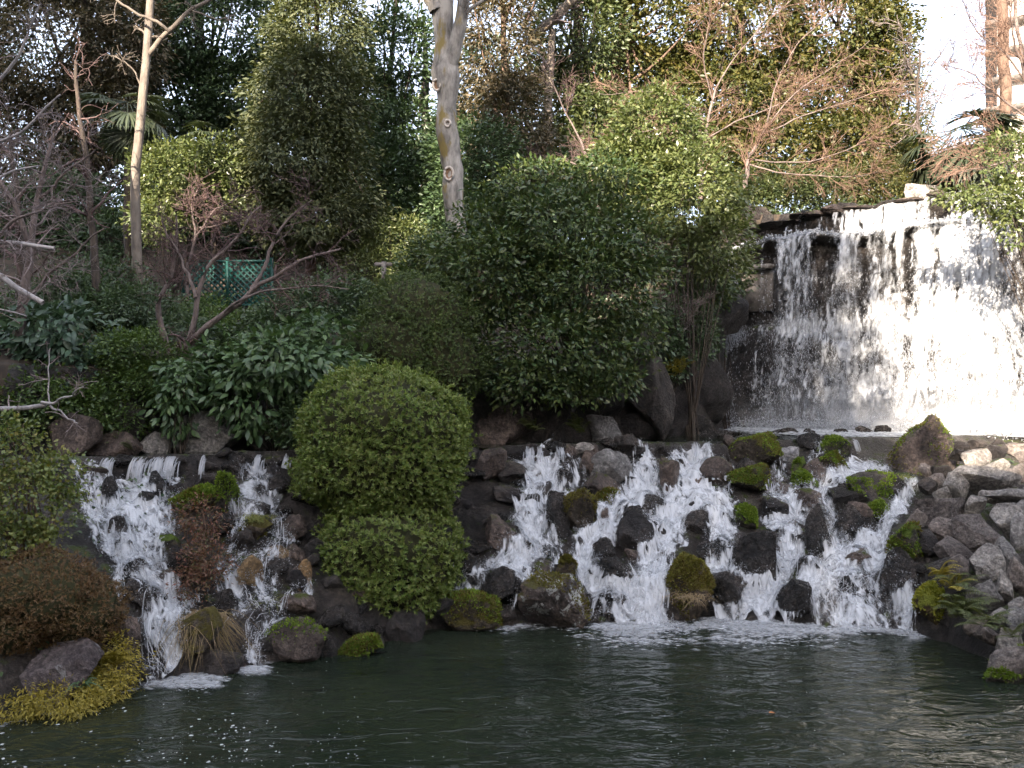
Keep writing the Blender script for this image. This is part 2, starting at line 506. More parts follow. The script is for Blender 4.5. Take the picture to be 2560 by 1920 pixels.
gx = np.concatenate([np.linspace(-70, -12.5, 24), np.arange(-12, 15.01, 0.15), np.linspace(16, 75, 24)])
gy = np.concatenate([np.linspace(2.6, 8.5, 14), np.arange(8.8, 25.0, 0.15), np.linspace(25.4, 36, 40), np.linspace(38, 110, 20)])
GX, GY = np.meshgrid(gx, gy)
GZ = ground(GX, GY)
nx, ny = len(gx), len(gy)
idx = np.arange(nx * ny).reshape(ny, nx)
gf = np.stack([idx[:-1, :-1].ravel(), idx[:-1, 1:].ravel(), idx[1:, 1:].ravel(), idx[1:, :-1].ravel()], 1)
gv = np.stack([GX.ravel(), GY.ravel(), GZ.ravel()], 1)
fc = gv[gf].mean(1)
bed_mask = (fc[:, 1] < wall_Y(fc[:, 0]) + 0.6) & (fc[:, 0] > -9)
ground_o = part('hillside_ground', gv, gf, [SOIL, ROCK['cliff']], None, True, 'structure', mat_idx=bed_mask.astype(int))

# terrace on the viewer's side, behind the lens
part('terrace', np.array([[-160, 2.7, 2.38], [160, 2.7, 2.38], [160, -200, 2.38], [-160, -200, 2.38]], float), np.array([[0, 3, 2, 1]]), PAVE, None, False, 'structure')

# pond: one sheet with low real waves
def wave(X, Y):
    near = np.exp(-np.abs(Y - base_Y(X)) / 1.6)
    return (0.007 + 0.022 * near) * n2(X * 2.1, Y * 3.4, 31, 3) + (0.005 + 0.034 * np.exp(-((X - 3.9) / 1.3) ** 2 - ((Y - 9.6) / 1.5) ** 2)) * n2(X * 0.9, Y * 2.0, 33, 2)
px = np.arange(-14, 9.0, 0.10); py = np.arange(2.8, 15.4, 0.10)
PX, PY = np.meshgrid(px, py)
PZ = wave(PX, PY)
pi = np.arange(PX.size).reshape(PX.shape)
pf = np.stack([pi[:-1, :-1].ravel(), pi[:-1, 1:].ravel(), pi[1:, 1:].ravel(), pi[1:, :-1].ravel()], 1)
part('pond', np.stack([PX.ravel(), PY.ravel(), PZ.ravel()], 1), pf, POND, None, True, 'structure')

# upper channel and plunge pool behind the ledge
cx = np.linspace(-12, 16, 160)
rows = []
for k in range(6):
    yy = ledge_Y(cx) + 0.02 + (wall_Y(cx) + 0.3 - ledge_Y(cx)) * k / 5
    rows.append(np.stack([cx, yy, np.full_like(cx, POOL - 0.02) + 0.012 * n2(cx * 3, yy * 3, 8, 2)], 1))
cv = np.concatenate(rows)
ci = np.arange(len(cv)).reshape(6, -1)
cf = np.stack([ci[:-1, :-1].ravel(), ci[:-1, 1:].ravel(), ci[1:, 1:].ravel(), ci[1:, :-1].ravel()], 1)
part('upper_pool_water', cv, cf, POND, None, True, 'structure')

# ------------------------------------------------------------------ rocks
_ico = {}
def ico(sub):
    if sub not in _ico:
        bm = bmesh.new()
        bmesh.ops.create_icosphere(bm, subdivisions=sub, radius=1.0)
        bm.verts.ensure_lookup_table()
        v = np.array([x.co[:] for x in bm.verts])
        f = np.array([[q.index for q in x.verts] for x in bm.faces])
        bm.free()
        _ico[sub] = (v, f)
    return _ico[sub]

def rock_shape(seed, sub=3, planes=12, rough=0.05, taper=0.0, lo=0.60, blocky=True):
    v, f = ico(sub)
    v = v.copy()
    r = np.random.RandomState(seed)
    if blocky:       # a fractured block: six broken faces, then knocked off corners
        ax = np.concatenate([np.eye(3), -np.eye(3)]) + r.normal(0, 0.26, (6, 3))
        q_, _ = np.linalg.qr(r.normal(size=(3, 3)))
        nn = nrm(np.concatenate([ax @ (q_ * 0.55 + np.eye(3) * 0.45), r.normal(size=(planes - 4, 3))]))
        dd = np.concatenate([r.uniform(0.42, 0.64, 6), r.uniform(0.60, 0.82, planes - 4)])
    else:
        nn = nrm(r.normal(size=(planes, 3)))
        dd = r.uniform(lo - 0.10, 0.80, planes)
    for n_, d_ in zip(nn, dd):
        h = v @ n_
        v -= np.maximum(h - d_, 0)[:, None] * n_ * 0.98
    s = fbm(v * 1.6 + seed * 3.1, seed, 3) * rough * 1.7 + (0.5 - np.abs(fbm(v * 4.0 + seed, seed + 3, 4))) * rough * 0.9
    crack = np.exp(-(fbm(v * 1.7 + seed * 1.3, seed + 9, 3) / 0.07) ** 2)
    v += nrm(v) * (s - 0.055 * crack)[:, None]
    if taper:
        k = 1 - taper * (v[:, 2] * 0.5 + 0.5)
        v[:, 0] *= k; v[:, 1] *= k
    # fill the unit box
    v -= (v.max(0) + v.min(0)) / 2
    v /= np.abs(v).max(0)
    return v, f

def rotz(v, a):
    c, s = math.cos(a), math.sin(a)
    o = v.copy()
    o[:, 0] = c * v[:, 0] - s * v[:, 1]; o[:, 1] = s * v[:, 0] + c * v[:, 1]
    return o

ROCKS = []      # (X, Y, Z, rx, ry, rz) for the water to run round
def moss_tufts(v, f, seed, mat, parent, amount=1.0, size=0.045, zmin=0.1, name='moss', blades=1300, freq=2.2):
    r = np.random.RandomState(seed + 77)
    tri = v[f]
    fn = np.cross(tri[:, 1] - tri[:, 0], tri[:, 2] - tri[:, 0])
    ar = np.linalg.norm(fn, axis=1)
    fn = nrm(fn)
    c = tri.mean(1)
    w = ar * (fn[:, 2] + 0.3 * r.rand(len(fn)) > zmin) * (fn[:, 1] < 0.6)
    w = w * (fbm(c * freq, seed, 2) > 0.35 - amount * 0.9)
    if w.sum() < 1e-6:
        return
    n = int(blades)
    k = r.choice(len(f), n, p=w / w.sum())
    a, b = r.rand(n), r.rand(n)
    sw = a + b > 1
    a[sw], b[sw] = 1 - a[sw], 1 - b[sw]
    p = tri[k, 0] + a[:, None] * (tri[k, 1] - tri[k, 0]) + b[:, None] * (tri[k, 2] - tri[k, 0])
    d = nrm(fn[k] + r.normal(size=(n, 3)) * 0.45)
    L = size * r.uniform(0.6, 1.5, n)
    vv, ff = leaf_np(p - fn[k] * 0.008, d, nrm(r.normal(size=(n, 3))), L, L * 0.5, 'r')
    part(name, vv, ff, mat, parent, kind='stuff')

def leaf_np(pos, d, n, L, Wd, kind='r', droop=0.12, fold=0.10):
    d = nrm(d)
    b = nrm(np.cross(d, n))
    m = np.cross(b, d)
    L = np.broadcast_to(np.asarray(L, float), (len(pos),))[:, None]
    Wd = np.broadcast_to(np.asarray(Wd, float), (len(pos),))[:, None]
    N = len(pos)
    if kind == 'r':
        V = np.stack([pos, pos + d * L * 0.45 + b * Wd * 0.5 + m * Wd * fold, pos + d * L - m * L * droop, pos + d * L * 0.45 - b * Wd * 0.5 + m * Wd * fold], 1)
        Fc = np.array([[0, 1, 2], [0, 2, 3]])
    elif kind == 'm':
        V = np.stack([pos, pos + d * L * 0.46 + b * Wd * 0.48 + m * (Wd * fold - L * droop * 0.2), pos + d * L - m * L * droop, pos + d * L * 0.46 - b * Wd * 0.48 + m * (Wd * fold - L * droop * 0.2), pos + d * L * 0.46 - m * L * droop * 0.12], 1)
        Fc = np.array([[0, 1, 4], [1, 2, 4], [2, 3, 4], [3, 0, 4]])
    else:
        V = np.stack([pos, pos + d * L * 0.28 + b * Wd * 0.40 + m * Wd * fold, pos + d * L * 0.62 + b * Wd * 0.45 + m * (Wd * fold - L * droop * 0.35),
                      pos + d * L - m * L * droop, pos + d * L * 0.62 - b * Wd * 0.45 + m * (Wd * fold - L * droop * 0.35), pos + d * L * 0.28 - b * Wd * 0.40 + m * Wd * fold,
                      pos + d * L * 0.48 - m * L * droop * 0.12], 1)
        Fc = np.array([[0, 1, 6], [1, 2, 6], [2, 3, 6], [3, 4, 6], [4, 5, 6], [5, 0, 6]])
    k = V.shape[1]
    faces = (np.arange(N)[:, None, None] * k + Fc[None]).reshape(-1, 3)
    return V.reshape(-1, 3), faces

def boulder(x, y, w, h, style, label, seed, Y=None, sub=4, taper=0.0, planes=12, rough=0.05, moss=None, cat_='boulder', name='boulder', depth=0.8, sink=1.12, lo=0.60, blades=1300, group=None, parent=None, mz=0.1):
    """x, y, w, h: where the rock shows in the photograph (2560 wide), Y its distance (else where it sits on the land)"""
    if Y is None:
        Y = hit(x, y + h * 0.36)
    c = PS(x, y, Y)
    rx = w * 0.5 * 0.4 / F * Y
    rz = h * 0.5 * 0.4 / F * Y
    ry = depth * (rx + rz) * 0.5
    sub = sub + 1 if w * h > 4500 or sub < 4 else sub
    v, f = rock_shape(seed, sub, planes, rough, taper, lo, lo < 0.75)
    v = v * np.array([rx, ry, rz * sink])
    v[:, 2] -= rz * (sink - 1)
    v = v + c
    ROCKS.append((c[0], c[1], c[2] - rz * (sink - 1), rx, ry, rz * sink))
    if parent is not None:
        return part(name, v, f, ROCK[style], parent, True, loc=c - np.array([0, 0, rz]))
    if moss:
        o = thing(name, label, cat_, c - np.array([0, 0, rz]), group)
        part('stone', v, f, ROCK[style], o, True)
        for q, mm in enumerate(moss if isinstance(moss, (list, tuple)) else [moss]):
            moss_tufts(v, f, seed + 13 * q, LEAF[mm], o, amount=0.62, zmin=mz, blades=blades, freq=2.6)
    else:
        o = part(name, v, f, ROCK[style], None, True, loc=c - np.array([0, 0, rz]))
        tag(o, label, cat_, group)
    return o

B = boulder
# --- middle and right cascade
B(1223, 1162, 92, 92, 'brown', 'blocky brown rock at the ledge beside the trimmed bush', 1)
B(1527, 1165, 106, 92, 'grey', 'large smooth grey boulder at the top of the cascade', 2, rough=0.03, lo=0.7, planes=9)
B(1477, 1156, 62, 64, 'brown', 'brown rock tucked behind the large grey boulder', 3)
B(1458, 1118, 56, 26, 'grey', 'small flat pale stone lying on the ledge', 4, sub=3)
B(1451, 1279, 84, 124, 'mossbrown', 'rock coated in orange brown moss between two streams', 5, moss='mossb', planes=9, lo=.72)
B(1394, 1284, 62, 112, 'wet', 'dark wet slab leaning on the orange mossy rock', 6)
B(1589, 1322, 96, 99, 'damp', 'dark six sided boulder standing clear of the white water', 7, planes=9, rough=0.03, lo=0.66)
B(1515, 1245, 70, 52, 'mossgreen', 'low mossy rock under the large grey boulder', 8, moss='mossb')
B(1258, 1330, 92, 84, 'brown', 'rounded brown rock right of the trimmed bush', 9)
B(1511, 1377, 60, 70, 'wet', 'upright black wet rock in midstream', 10)
B(1540, 1428, 90, 74, 'wet', 'broad black wet rock with water lacing over it', 11)
B(1413, 1415, 52, 58, 'mossbrown', 'small pointed mossy rock above the lichened boulder', 12, moss='mossb', taper=.4)
B(1385, 1498, 186, 130, 'lichen', 'big brown boulder splashed with white lichen at the pond', 13, Y=14.6, rough=0.035, planes=8, lo=.62, moss='mossb', blades=700, mz=0.5)
B(1176, 1523, 156, 96, 'mossbrown', 'round low boulder covered in moss beside the bush foot', 14, Y=14.6, moss=['mossb', 'mossg'], planes=6, lo=.8)
B(1527, 1520, 90, 80, 'wet', 'black wet rock at the water line beside the lichened boulder', 15, Y=15.0)
B(1722, 1463, 118, 160, 'mossbrown', 'tall pear shaped mossy boulder standing at the pond edge', 16, Y=15.2, moss=['mossb', 'mossb'], taper=0.3, planes=6, lo=.8, blades=2200)
B(1742, 1308, 64, 68, 'wet', 'dark wet rock uphill of the tall mossy boulder', 17)
B(1673, 1188, 54, 96, 'brown', 'narrow brown rock parting two white streams', 18)
B(1597, 1131, 52, 40, 'damp', 'small dark stone on the ledge right of the grey boulder', 19, sub=3)
B(1679, 1127, 60, 28, 'damp', 'flat dark stone on the ledge above the narrow brown rock', 20, sub=3)
B(1881, 1126, 142, 88, 'mossbrown', 'wide boulder with a rusty moss cap at the ledge', 21, moss=['mossb', 'mossg'], planes=8)
B(1872, 1198, 104, 78, 'mossgreen', 'mossy rock just below the wide rusty boulder', 22, moss=['mossg', 'mossb'])
B(1972, 1140, 56, 50, 'pale', 'pale angular stone shining below the waterfall pool', 23, planes=7, sub=3, taper=.4)
B(1998, 1165, 50, 50, 'mossgreen', 'upper of two bright green moss clumps in a line', 24, moss='mossg', sub=3)
B(2011, 1204, 60, 60, 'mossgreen', 'lower of two bright green moss clumps in a line', 25, moss='mossg', sub=3)
B(2086, 1115, 86, 54, 'mossgreen', 'rock with a green moss cap sitting on the pool edge', 26, moss='mossg')
B(2078, 1162, 70, 70, 'mossbrown', 'mossy rock directly below the capped pool edge rock', 27, moss=['mossg', 'mossb'])
B(2316, 1120, 190, 172, 'brown', 'big pyramid shaped boulder with mossy flanks before the waterfall', 28, Y=18.9, taper=0.62, planes=6, lo=.75, moss=['mossb', 'mossg'], blades=700, rough=.06, mz=.45)
B(2197, 1217, 156, 76, 'damp', 'long dark rock with a grassy green cushion on top', 29, moss='mossg', blades=1200)
B(2187, 1280, 60, 60, 'mossgreen', 'bright green moss cushion under the long dark rock', 30, moss='mossg', sub=3)
B(1864, 1290, 54, 66, 'mossgreen', 'small egg of bright green moss above the black boulder', 31, moss='mossg', sub=3)
B(1886, 1387, 110, 132, 'wet', 'large black boulder in the right cascade', 32, planes=10, rough=.035)
B(1962, 1338, 56, 38, 'wet', 'small black stone lodged beside the large black boulder', 33, sub=3)
B(2045, 1324, 72, 132, 'wet', 'tall black slab washed by spray', 34, rough=.03)
B(2130, 1310, 80, 100, 'wet', 'smooth wet slab below the green moss cushion', 134, rough=.03)
B(2025, 1418, 66, 62, 'wet', 'dark wet hump in midstream below the tall slab', 35)
B(1985, 1492, 90, 104, 'wet', 'black wet rock standing left of the water covered dome', 36)
B(2134, 1500, 164, 138, 'wet', 'great domed rock veiled in running water', 37, Y=15.3, planes=6, lo=.8, rough=.04)
B(2247, 1465, 92, 190, 'wet', 'tall black rock face at the foot of the stone bank', 38, Y=15.0)
B(2262, 1365, 80, 130, 'mossgreen', 'mossy bulge under the stone bank', 39, moss=['mossg', 'mossb'], blades=700)
B(2331, 1508, 86, 108, 'mossyellow', 'rock glowing with yellow green moss beside the ferns', 40, Y=14.2, moss='mossy', planes=6, lo=.8)
# --- stones standing in the plunge pool
for q, (x, y, w, h, wd) in enumerate([(1958, 1084, 72, 30, 'widest dark stone in the foam of the plunge pool'), (2028, 1084, 46, 28, 'dark stone in the foam beside the widest pool stone'),
                                      (2105, 1082, 42, 22, 'low dark stone in mid pool before the waterfall'), (2160, 1076, 42, 24, 'dark stone in the pool near the pyramid boulder'),
                                      (2206, 1074, 40, 24, 'dark stone in the pool closest to the pyramid boulder'), (2480, 1073, 104, 40, 'broad dark rock in the foam right of the pyramid boulder'),
                                      (1800, 1085, 120, 26, 'long low dark rock at the shaded end of the pool')]):
    B(x, y, w, h, 'wet', wd, 50 + q, Y=22.2 if q < 6 else 21.0, sub=3)
# --- left cascade
B(237, 1180, 68, 40, 'brown', 'brown stone under the lip at the start of the small cascade', 61, sub=3)
B(270, 1225, 50, 72, 'wet', 'dark slanting slab below the lip of the small cascade', 62, sub=3)
B(223, 1246, 36, 38, 'wet', 'small black stone by the pale leaved shrub', 63, sub=3)
B(368, 1253, 54, 56, 'wet', 'black boulder amid the white head of the small cascade', 64)
B(396, 1208, 48, 64, 'wet', 'dark slab between the two clear chutes', 65, sub=3)
B(487, 1250, 120, 80, 'mossgreen', 'broad hump of green moss between two streams of the small cascade', 66, moss=['mossg', 'mossb'], planes=6)
B(563, 1238, 54, 124, 'mossgreen', 'upright mossy rock right of the mossy hump', 67, moss='mossg')
B(642, 1232, 46, 46, 'wet', 'round dark stone split by a thin chute', 68, sub=3)
B(697, 1213, 76, 58, 'wet', 'dark rock at the ledge beside the trimmed bush top', 69)
B(302, 1319, 64, 64, 'wet', 'dark triangular rock in the middle of the small cascade', 70, taper=.3)
B(311, 1363, 52, 38, 'wet', 'flat black stone below the dark triangular rock', 71, sub=3)
B(422, 1358, 66, 52, 'mossgreen', 'black stone with a mossy shoulder beside the red leaved shrub', 72, sub=3)
B(450, 1417, 78, 112, 'wet', 'tall dark rock behind the red leaved shrub', 73)
B(342, 1427, 80, 66, 'wet', 'wet dome under the rushing white water', 74)
B(335, 1478, 82, 64, 'wet', 'round black rock beside the bronze shrub', 75)
B(642, 1318, 84, 56, 'mossbrown', 'rusty mossy rock with grass on top near the trimmed bush', 76, moss='mossb')
B(690, 1424, 70, 60, 'wet', 'round black stone wrapped in thin water on tan gravel', 77)
B(733, 1315, 76, 60, 'brown', 'upper brown rock beside the trimmed bush', 78)
B(736, 1383, 54, 52, 'brown', 'small brown stone left of the lower bush', 79, sub=3)
B(745, 1450, 56, 60, 'damp', 'damp stone at the edge of the lower bush', 80, sub=3)
B(740, 1598, 158, 116, 'brown', 'large brown boulder at the pond under the trimmed bush', 281, Y=12.95, moss='mossg', rough=.06, planes=8, blades=500, mz=.55, lo=.78, taper=.35)
B(897, 1614, 112, 54, 'mossgreen', 'low mossy rock alone in the pond edge', 82, Y=13.2, moss=['mossg', 'mossb'], planes=5)
B(541, 1655, 130, 64, 'damp', 'flat dark rock at the pond below the dry grass', 83, Y=12.35)
B(371, 1688, 70, 46, 'damp', 'dark wedge rock at the foot of the small cascade', 84, Y=11.95)
B(317, 1580, 72, 92, 'brown', 'brown block between bronze shrub and small cascade', 85)
B(500, 1575, 124, 124, 'mossbrown', 'mound of brown moss carrying the dry grass', 86, planes=6, sub=3)
B(566, 1508, 62, 66, 'wet', 'wet dark stone above the dry grass mound', 87, sub=3)
B(622, 1432, 66, 92, 'tan', 'tan stained slab in the thin flow', 88, sub=3)
B(692, 1386, 66, 44, 'tan', 'small tan stained stone above the round black stone', 89, sub=3)
B(762, 1440, 40, 80, 'tan', 'narrow tan stained stone beside the lower bush', 90, sub=3)
B(110, 1680, 290, 170, 'violet', 'broad violet grey rock face on the near bank', 91, Y=11.2, planes=7, rough=.03, depth=.6)
B(250, 1632, 84, 60, 'brown', 'brown stone on the near bank above the yellow ferns', 92, Y=11.7, sub=3)
B(2512, 1668, 120, 120, 'bankbrown', 'brown mossy rock at the pond under the stone bank', 93, Y=12.1, moss='mossg', blades=800, mz=.3)

# --- filler stones are pieces of the stream bed
rf = np.random.RandomState(5)
stone_meshes = []
for k in range(10):
    v, f = rock_shape(300 + k, 4, 11, 0.05)
    me = mesh_np('stone', v, f, ROCK[('wet', 'damp', 'wet', 'brown', 'damp')[k % 5]], True)
    stone_meshes.append(me)
def in_rock(X, Y, pad=0.7):
    for (a, b, c, rx, ry, rz) in ROCKS:
        if ((X - a) / rx) ** 2 + ((Y - b) / ry) ** 2 < pad:
            return True
    return False
cnt = 0
tries = 0
while cnt < 210 and tries < 6000:
    tries += 1
    X = rf.uniform(-5.6, 7.0)
    b, l = base_Y(X), ledge_Y(X)
    t = rf.rand() ** 0.9 if rf.rand() < .72 else rf.uniform(-0.03, 0.10)
    if (t < 0.10 and X > 1.2) or (t < 0.45 and -5.1 < X < -3.85):
        continue
    Y = b + (l - b) * t
    if in_rock(X, Y):
        continue
    s = rf.uniform(0.09, 0.26) * (1 + 0.5 * (rf.rand() < 0.15))
    z = float(ground(X, Y))
    sc = (s * rf.uniform(0.8, 1.3), s * rf.uniform(0.8, 1.2), s * rf.uniform(0.6, 1.0))
    share('stone', stone_meshes[rf.randint(10)], ground_o, (X, Y, z + sc[2] * 0.15), (rf.uniform(-.4, .4), rf.uniform(-.4, .4), rf.uniform(0, 6.28)), sc)
    ROCKS.append((X, Y, z + sc[2] * 0.15, sc[0], sc[1], sc[2]))
    cnt += 1
# coping stones along the ledge
X = -9.5
while X < 9.5:
    w = rf.uniform(0.28, 0.62)
    Y = float(ledge_Y(X)) + 0.02
    s = (w * 0.55, rf.uniform(0.18, 0.3), rf.uniform(0.13, 0.2))
    share('stone', stone_meshes[rf.randint(10)], ground_o, (X, Y, POOL - (0.14 if X < 3.2 else 0.25) + rf.uniform(-.05, .03)), (rf.uniform(-.1, .1), rf.uniform(-.1, .1), rf.uniform(-.2, .6)), s)
    X += w

# --- dry stone bank on the right: one thing, its stones are parts
bank = thing('stone_bank', 'bank of piled grey and brown stones beside the right cascade', 'stone wall', PS(2440, 1500, 14.0))
for k, (zx, zy, w, h, st) in enumerate([
        (920, 390, 430, 205, 'grey'), (870, 240, 190, 120, 'bank'), (985, 312, 200, 140, 'bank'), (1125, 335, 140, 125, 'bankbrown'), (600, 400, 180, 125, 'bankbrown'),
        (735, 420, 160, 200, 'bank'), (650, 580, 385, 185, 'bankbrown'), (490, 640, 140, 160, 'bankbrown'), (1070, 485, 320, 105, 'bank'), (1090, 635, 240, 225, 'grey'),
        (868, 560, 140, 160, 'bank'), (660, 705, 200, 170, 'bankbrown'), (855, 720, 300, 235, 'bankbrown'), (1152, 722, 140, 255, 'grey'), (722, 830, 270, 170, 'bankbrown'),
        (1052, 862, 155, 235, 'bank'), (930, 922, 205, 265, 'bank'), (1140, 1002, 135, 275, 'bankbrown'), (760, 952, 165, 205, 'bankbrown'), (940, 1112, 195, 205, 'grey'),
        (1052, 1062, 135, 215, 'bank'), (1132, 1182, 115, 105, 'grey'), (1010, 1262, 135, 135, 'bank'), (1122, 1272, 155, 165, 'grey'), (842, 1132, 80, 145, 'bank'),
        (1080, 1400, 200, 170, 'bank'), (940, 1370, 160, 130, 'bankbrown'), (860, 1300, 160, 140, 'bankbrown'), (560, 320, 120, 90, 'bankbrown'), (660, 480, 130, 120, 'bank'),
        (1210, 470, 140, 150, 'bank'), (1230, 850, 120, 180, 'bank'), (1230, 1100, 110, 170, 'grey'), (1230, 1300, 120, 190, 'bank'), (740, 1080, 170, 160, 'damp'), (640, 960, 150, 180, 'damp'),
        (560, 780, 150, 160, 'damp'), (1180, 240, 140, 110, 'bankbrown'), (760, 220, 120, 80, 'damp'), (760, 170, 130, 70, 'damp'), (1000, 200, 150, 90, 'damp'), (1120, 190, 150, 90, 'bankbrown'), (880, 160, 120, 70, 'damp'), (650, 330, 130, 90, 'damp'), (1080, 380, 150, 90, 'bank'), (1010, 150, 90, 60, 'damp'), (560, 420, 120, 110, 'damp'), (1170, 560, 120, 120, 'bank'), (960, 490, 150, 90, 'bank')]):
    x, y = 2100 + zx / 2.552, 1050 + zy / 2.552
    Yd = float(np.interp(y, [1090, 1130, 1300, 1480, 1640], [19.6, 18.2, 15.4, 13.6, 12.3])) + (x - 2440) * -0.0025
    B(x, y, w / 2.552, h / 2.552, st, '', 400 + k, Y=Yd, name='stone', parent=bank, sub=4 if w * h > 50000 else 3, rough=0.03, planes=9, lo=0.62, depth=0.75, sink=1.05)

bank_meshes = [mesh_np('stone', *rock_shape(700 + k, 4, 9, 0.035), ROCK[('bank', 'grey', 'bankbrown')[k % 3]], True) for k in range(6)]
for k in range(46):       # the pile goes on beyond the edge of the view
    X = rf.uniform(8.3, 12.5); Y = rf.uniform(base_Y(X) + 0.2, 19.0)
    if X < 0.585 * Y + 0.3:
        continue
    s = rf.uniform(0.28, 0.6)
    share('stone', bank_meshes[k % 6], bank, np.array([X, Y, float(ground(X, Y)) + s * 0.2]) - np.array(bank.location), (rf.uniform(-.3, .3), rf.uniform(-.3, .3), rf.uniform(0, 6.28)), (s * 1.2, s, s * rf.uniform(.5, .8)))

# --- boulders of the retaining wall behind the ledge
rw = thing('retaining_wall', 'row of brown boulders holding the planted slope above the small cascade', 'stone wall', (-5.2, float(wall_Y(-5.2)), POOL))
for k, (x, y, w, h, st) in enumerate([(385, 1112, 96, 70, 'bank'), (520, 1085, 170, 120, 'bank'), (690, 1085, 130, 130, 'bankbrown'), (285, 1118, 150, 85, 'brown'), (180, 1090, 140, 120, 'brown'),
                                      (440, 1050, 130, 110, 'damp'), (600, 1060, 120, 130, 'damp'), (790, 1060, 140, 150, 'damp'), (300, 1050, 150, 120, 'damp')]):
    Yd = float(wall_Y(PS(x, y, 16.3)[0])) + 0.05 + (0.35 if st == 'damp' else 0)
    B(x, y, w, h, st, '', 500 + k, Y=Yd, name='stone', parent=rw, sub=3, depth=0.7, rough=.035, taper=.2 if k == 0 else 0)
rw2 = thing('retaining_wall', 'tall dark boulders under the big camellia behind the ledge', 'stone wall', (3.0, 20.3, POOL))
for k, (x, y, w, h, st) in enumerate([(1600, 950, 170, 270, 'damp'), (1500, 1075, 130, 80, 'bank'), (1490, 960, 150, 190, 'damp'), (1380, 990, 150, 200, 'damp'), (1270, 1060, 140, 110, 'brown'),
                                      (1690, 1000, 120, 200, 'damp'), (1760, 930, 150, 210, 'damp'), (1600, 1070, 170, 80, 'damp'), (1720, 1070, 150, 70, 'wet'),
                                      (1220, 1080, 120, 80, 'brown'), (1700, 870, 120, 120, 'damp'), (1790, 780, 170, 110, 'damp')]):
    Xg = PS(x, y, 20.5)[0]
    Yd = float(np.interp(x, [1220, 1500, 1600, 1700, 1800, 1850], [19.0, 20.0, 20.6, 22.0, 24.3, 25.0]))
    B(x, y, w, h, st, '', 530 + k, Y=Yd, name='stone', parent=rw2, sub=4 if k == 0 else 3, depth=0.7, rough=.035)

# ------------------------------------------------------------------ main waterfall
FA = np.array([6.85, 26.6]); FB = np.array([14.6, 21.6])
FD = (FB - FA) / np.linalg.norm(FB - FA)
FN = np.array([-FD[1], FD[0]]) * -1.0          # towards the pool
if FN[1] > 0:
    FN = -FN
FLEN = float(np.linalg.norm(FB - FA))
def fpt(s, o, z):
    """along the fall (metres), out from it, height"""
    s = np.asarray(s, float); o = np.asarray(o, float); z = np.asarray(z, float)
    z = z + sstep(6.6, 8.0, z) * (0.13 * vnoise(np.stack([s * 0.9, 0 * s, 0 * s], -1), 201) + 0.06 * vnoise(np.stack([s * 2.7, 0 * s, 0 * s], -1), 202))
    z = z - 0.30 * sstep(8.3, 8.7, z) * sstep(3.6, 0.3, s)
    o = o + sstep(6.6, 7.8, z) * 0.14 * vnoise(np.stack([s * 1.3, 0 * s + 5, 0 * s], -1), 203)
    return np.stack([FA[0] + FD[0] * s + FN[0] * o, FA[1] + FD[1] * s + FN[1] * o, z + 0 * s], -1)
ZT, ZL = 8.95, 8.12
def face_off(s, z):
    """how far the rock stands out at height z"""
    o = np.interp(z, [2.3, 2.8, 4.6, 5.55, 5.75, 7.9, 8.0, 8.10, 8.14, 8.3, 8.9, 8.96], [1.75, 1.6, 1.2, 0.85, 0.30, 0.15, 0.25, 0.62, 0.55, 0.0, 0.0, -0.3])
    return o
ss = np.linspace(-2.2, FLEN + 3, 150)
zz = np.concatenate([np.linspace(2.2, 7.9, 70), np.linspace(7.95, 8.35, 14), np.linspace(8.45, 8.97, 8)])
SS, ZZ = np.meshgrid(ss, zz)
left = sstep(0.4, -1.6, SS)
OO = face_off(SS, ZZ) * (1 - left * 0.6) + 0.22 * n2(SS * 0.9, ZZ * 1.2, 61, 4) * (ZZ < 7.9) - 0.25 * n2(SS * 0.35, ZZ * 0.5, 67, 2) * (ZZ < 7.8)
pts = fpt(SS.ravel(), OO.ravel(), ZZ.ravel())
pts[:, 2] += 0.05 * n2(SS.ravel() * 1.5, ZZ.ravel() * 2, 71, 2)
back = fpt(ss, np.full_like(ss, -2.5), np.full_like(ss, 8.93))
pts = np.concatenate([pts, back])
ii = np.arange(len(pts)).reshape(len(zz) + 1, len(ss))
ff = np.stack([ii[:-1, :-1].ravel(), ii[:-1, 1:].ravel(), ii[1:, 1:].ravel(), ii[1:, :-1].ravel()], 1)
cliff = part('cliff', pts, ff, ROCK['cliff'], None, True, 'structure')
# slabs of the upper lip
rs = np.random.RandomState(9)
s = 0.1
while s < FLEN + 1:
    w = rs.uniform(0.5, 1.0)
    c = fpt(s + w / 2, -0.12, ZT - 0.03 + rs.uniform(-.03, .05))
    share('slab', stone_meshes[rs.randint(10)], cliff, c, (rs.uniform(-.05, .05), rs.uniform(-.05, .05), math.atan2(FD[1], FD[0])), (w * 0.62, 0.45, rs.uniform(.09, .2)))
    s += w * 0.95
for k in range(9):
    s = rs.uniform(0.3, FLEN + .6)
    r0 = rs.uniform(.14, .3)
    share('slab', stone_meshes[rs.randint(10)], cliff, fpt(s, rs.uniform(-.35, .12), ZT + rs.uniform(-.05, .05)), (rs.uniform(-.3, .3), rs.uniform(-.3, .3), rs.uniform(0, 6)), (r0 * 1.4, r0, r0 * .75))
for q, (x, y, w, h, Yd, lab) in enumerate([(2320, 490, 130, 60, 24.0, 'rounded grey boulder on top of the waterfall'), (1905, 545, 110, 60, 27.6, 'dark flat rock on top left of the waterfall'), (2440, 470, 90, 50, 23.5, 'small grey boulder half hidden at the waterfall top')]):
    B(x, y, w, h, 'grey' if q != 1 else 'damp', lab, 600 + q, Y=Yd, sub=3)

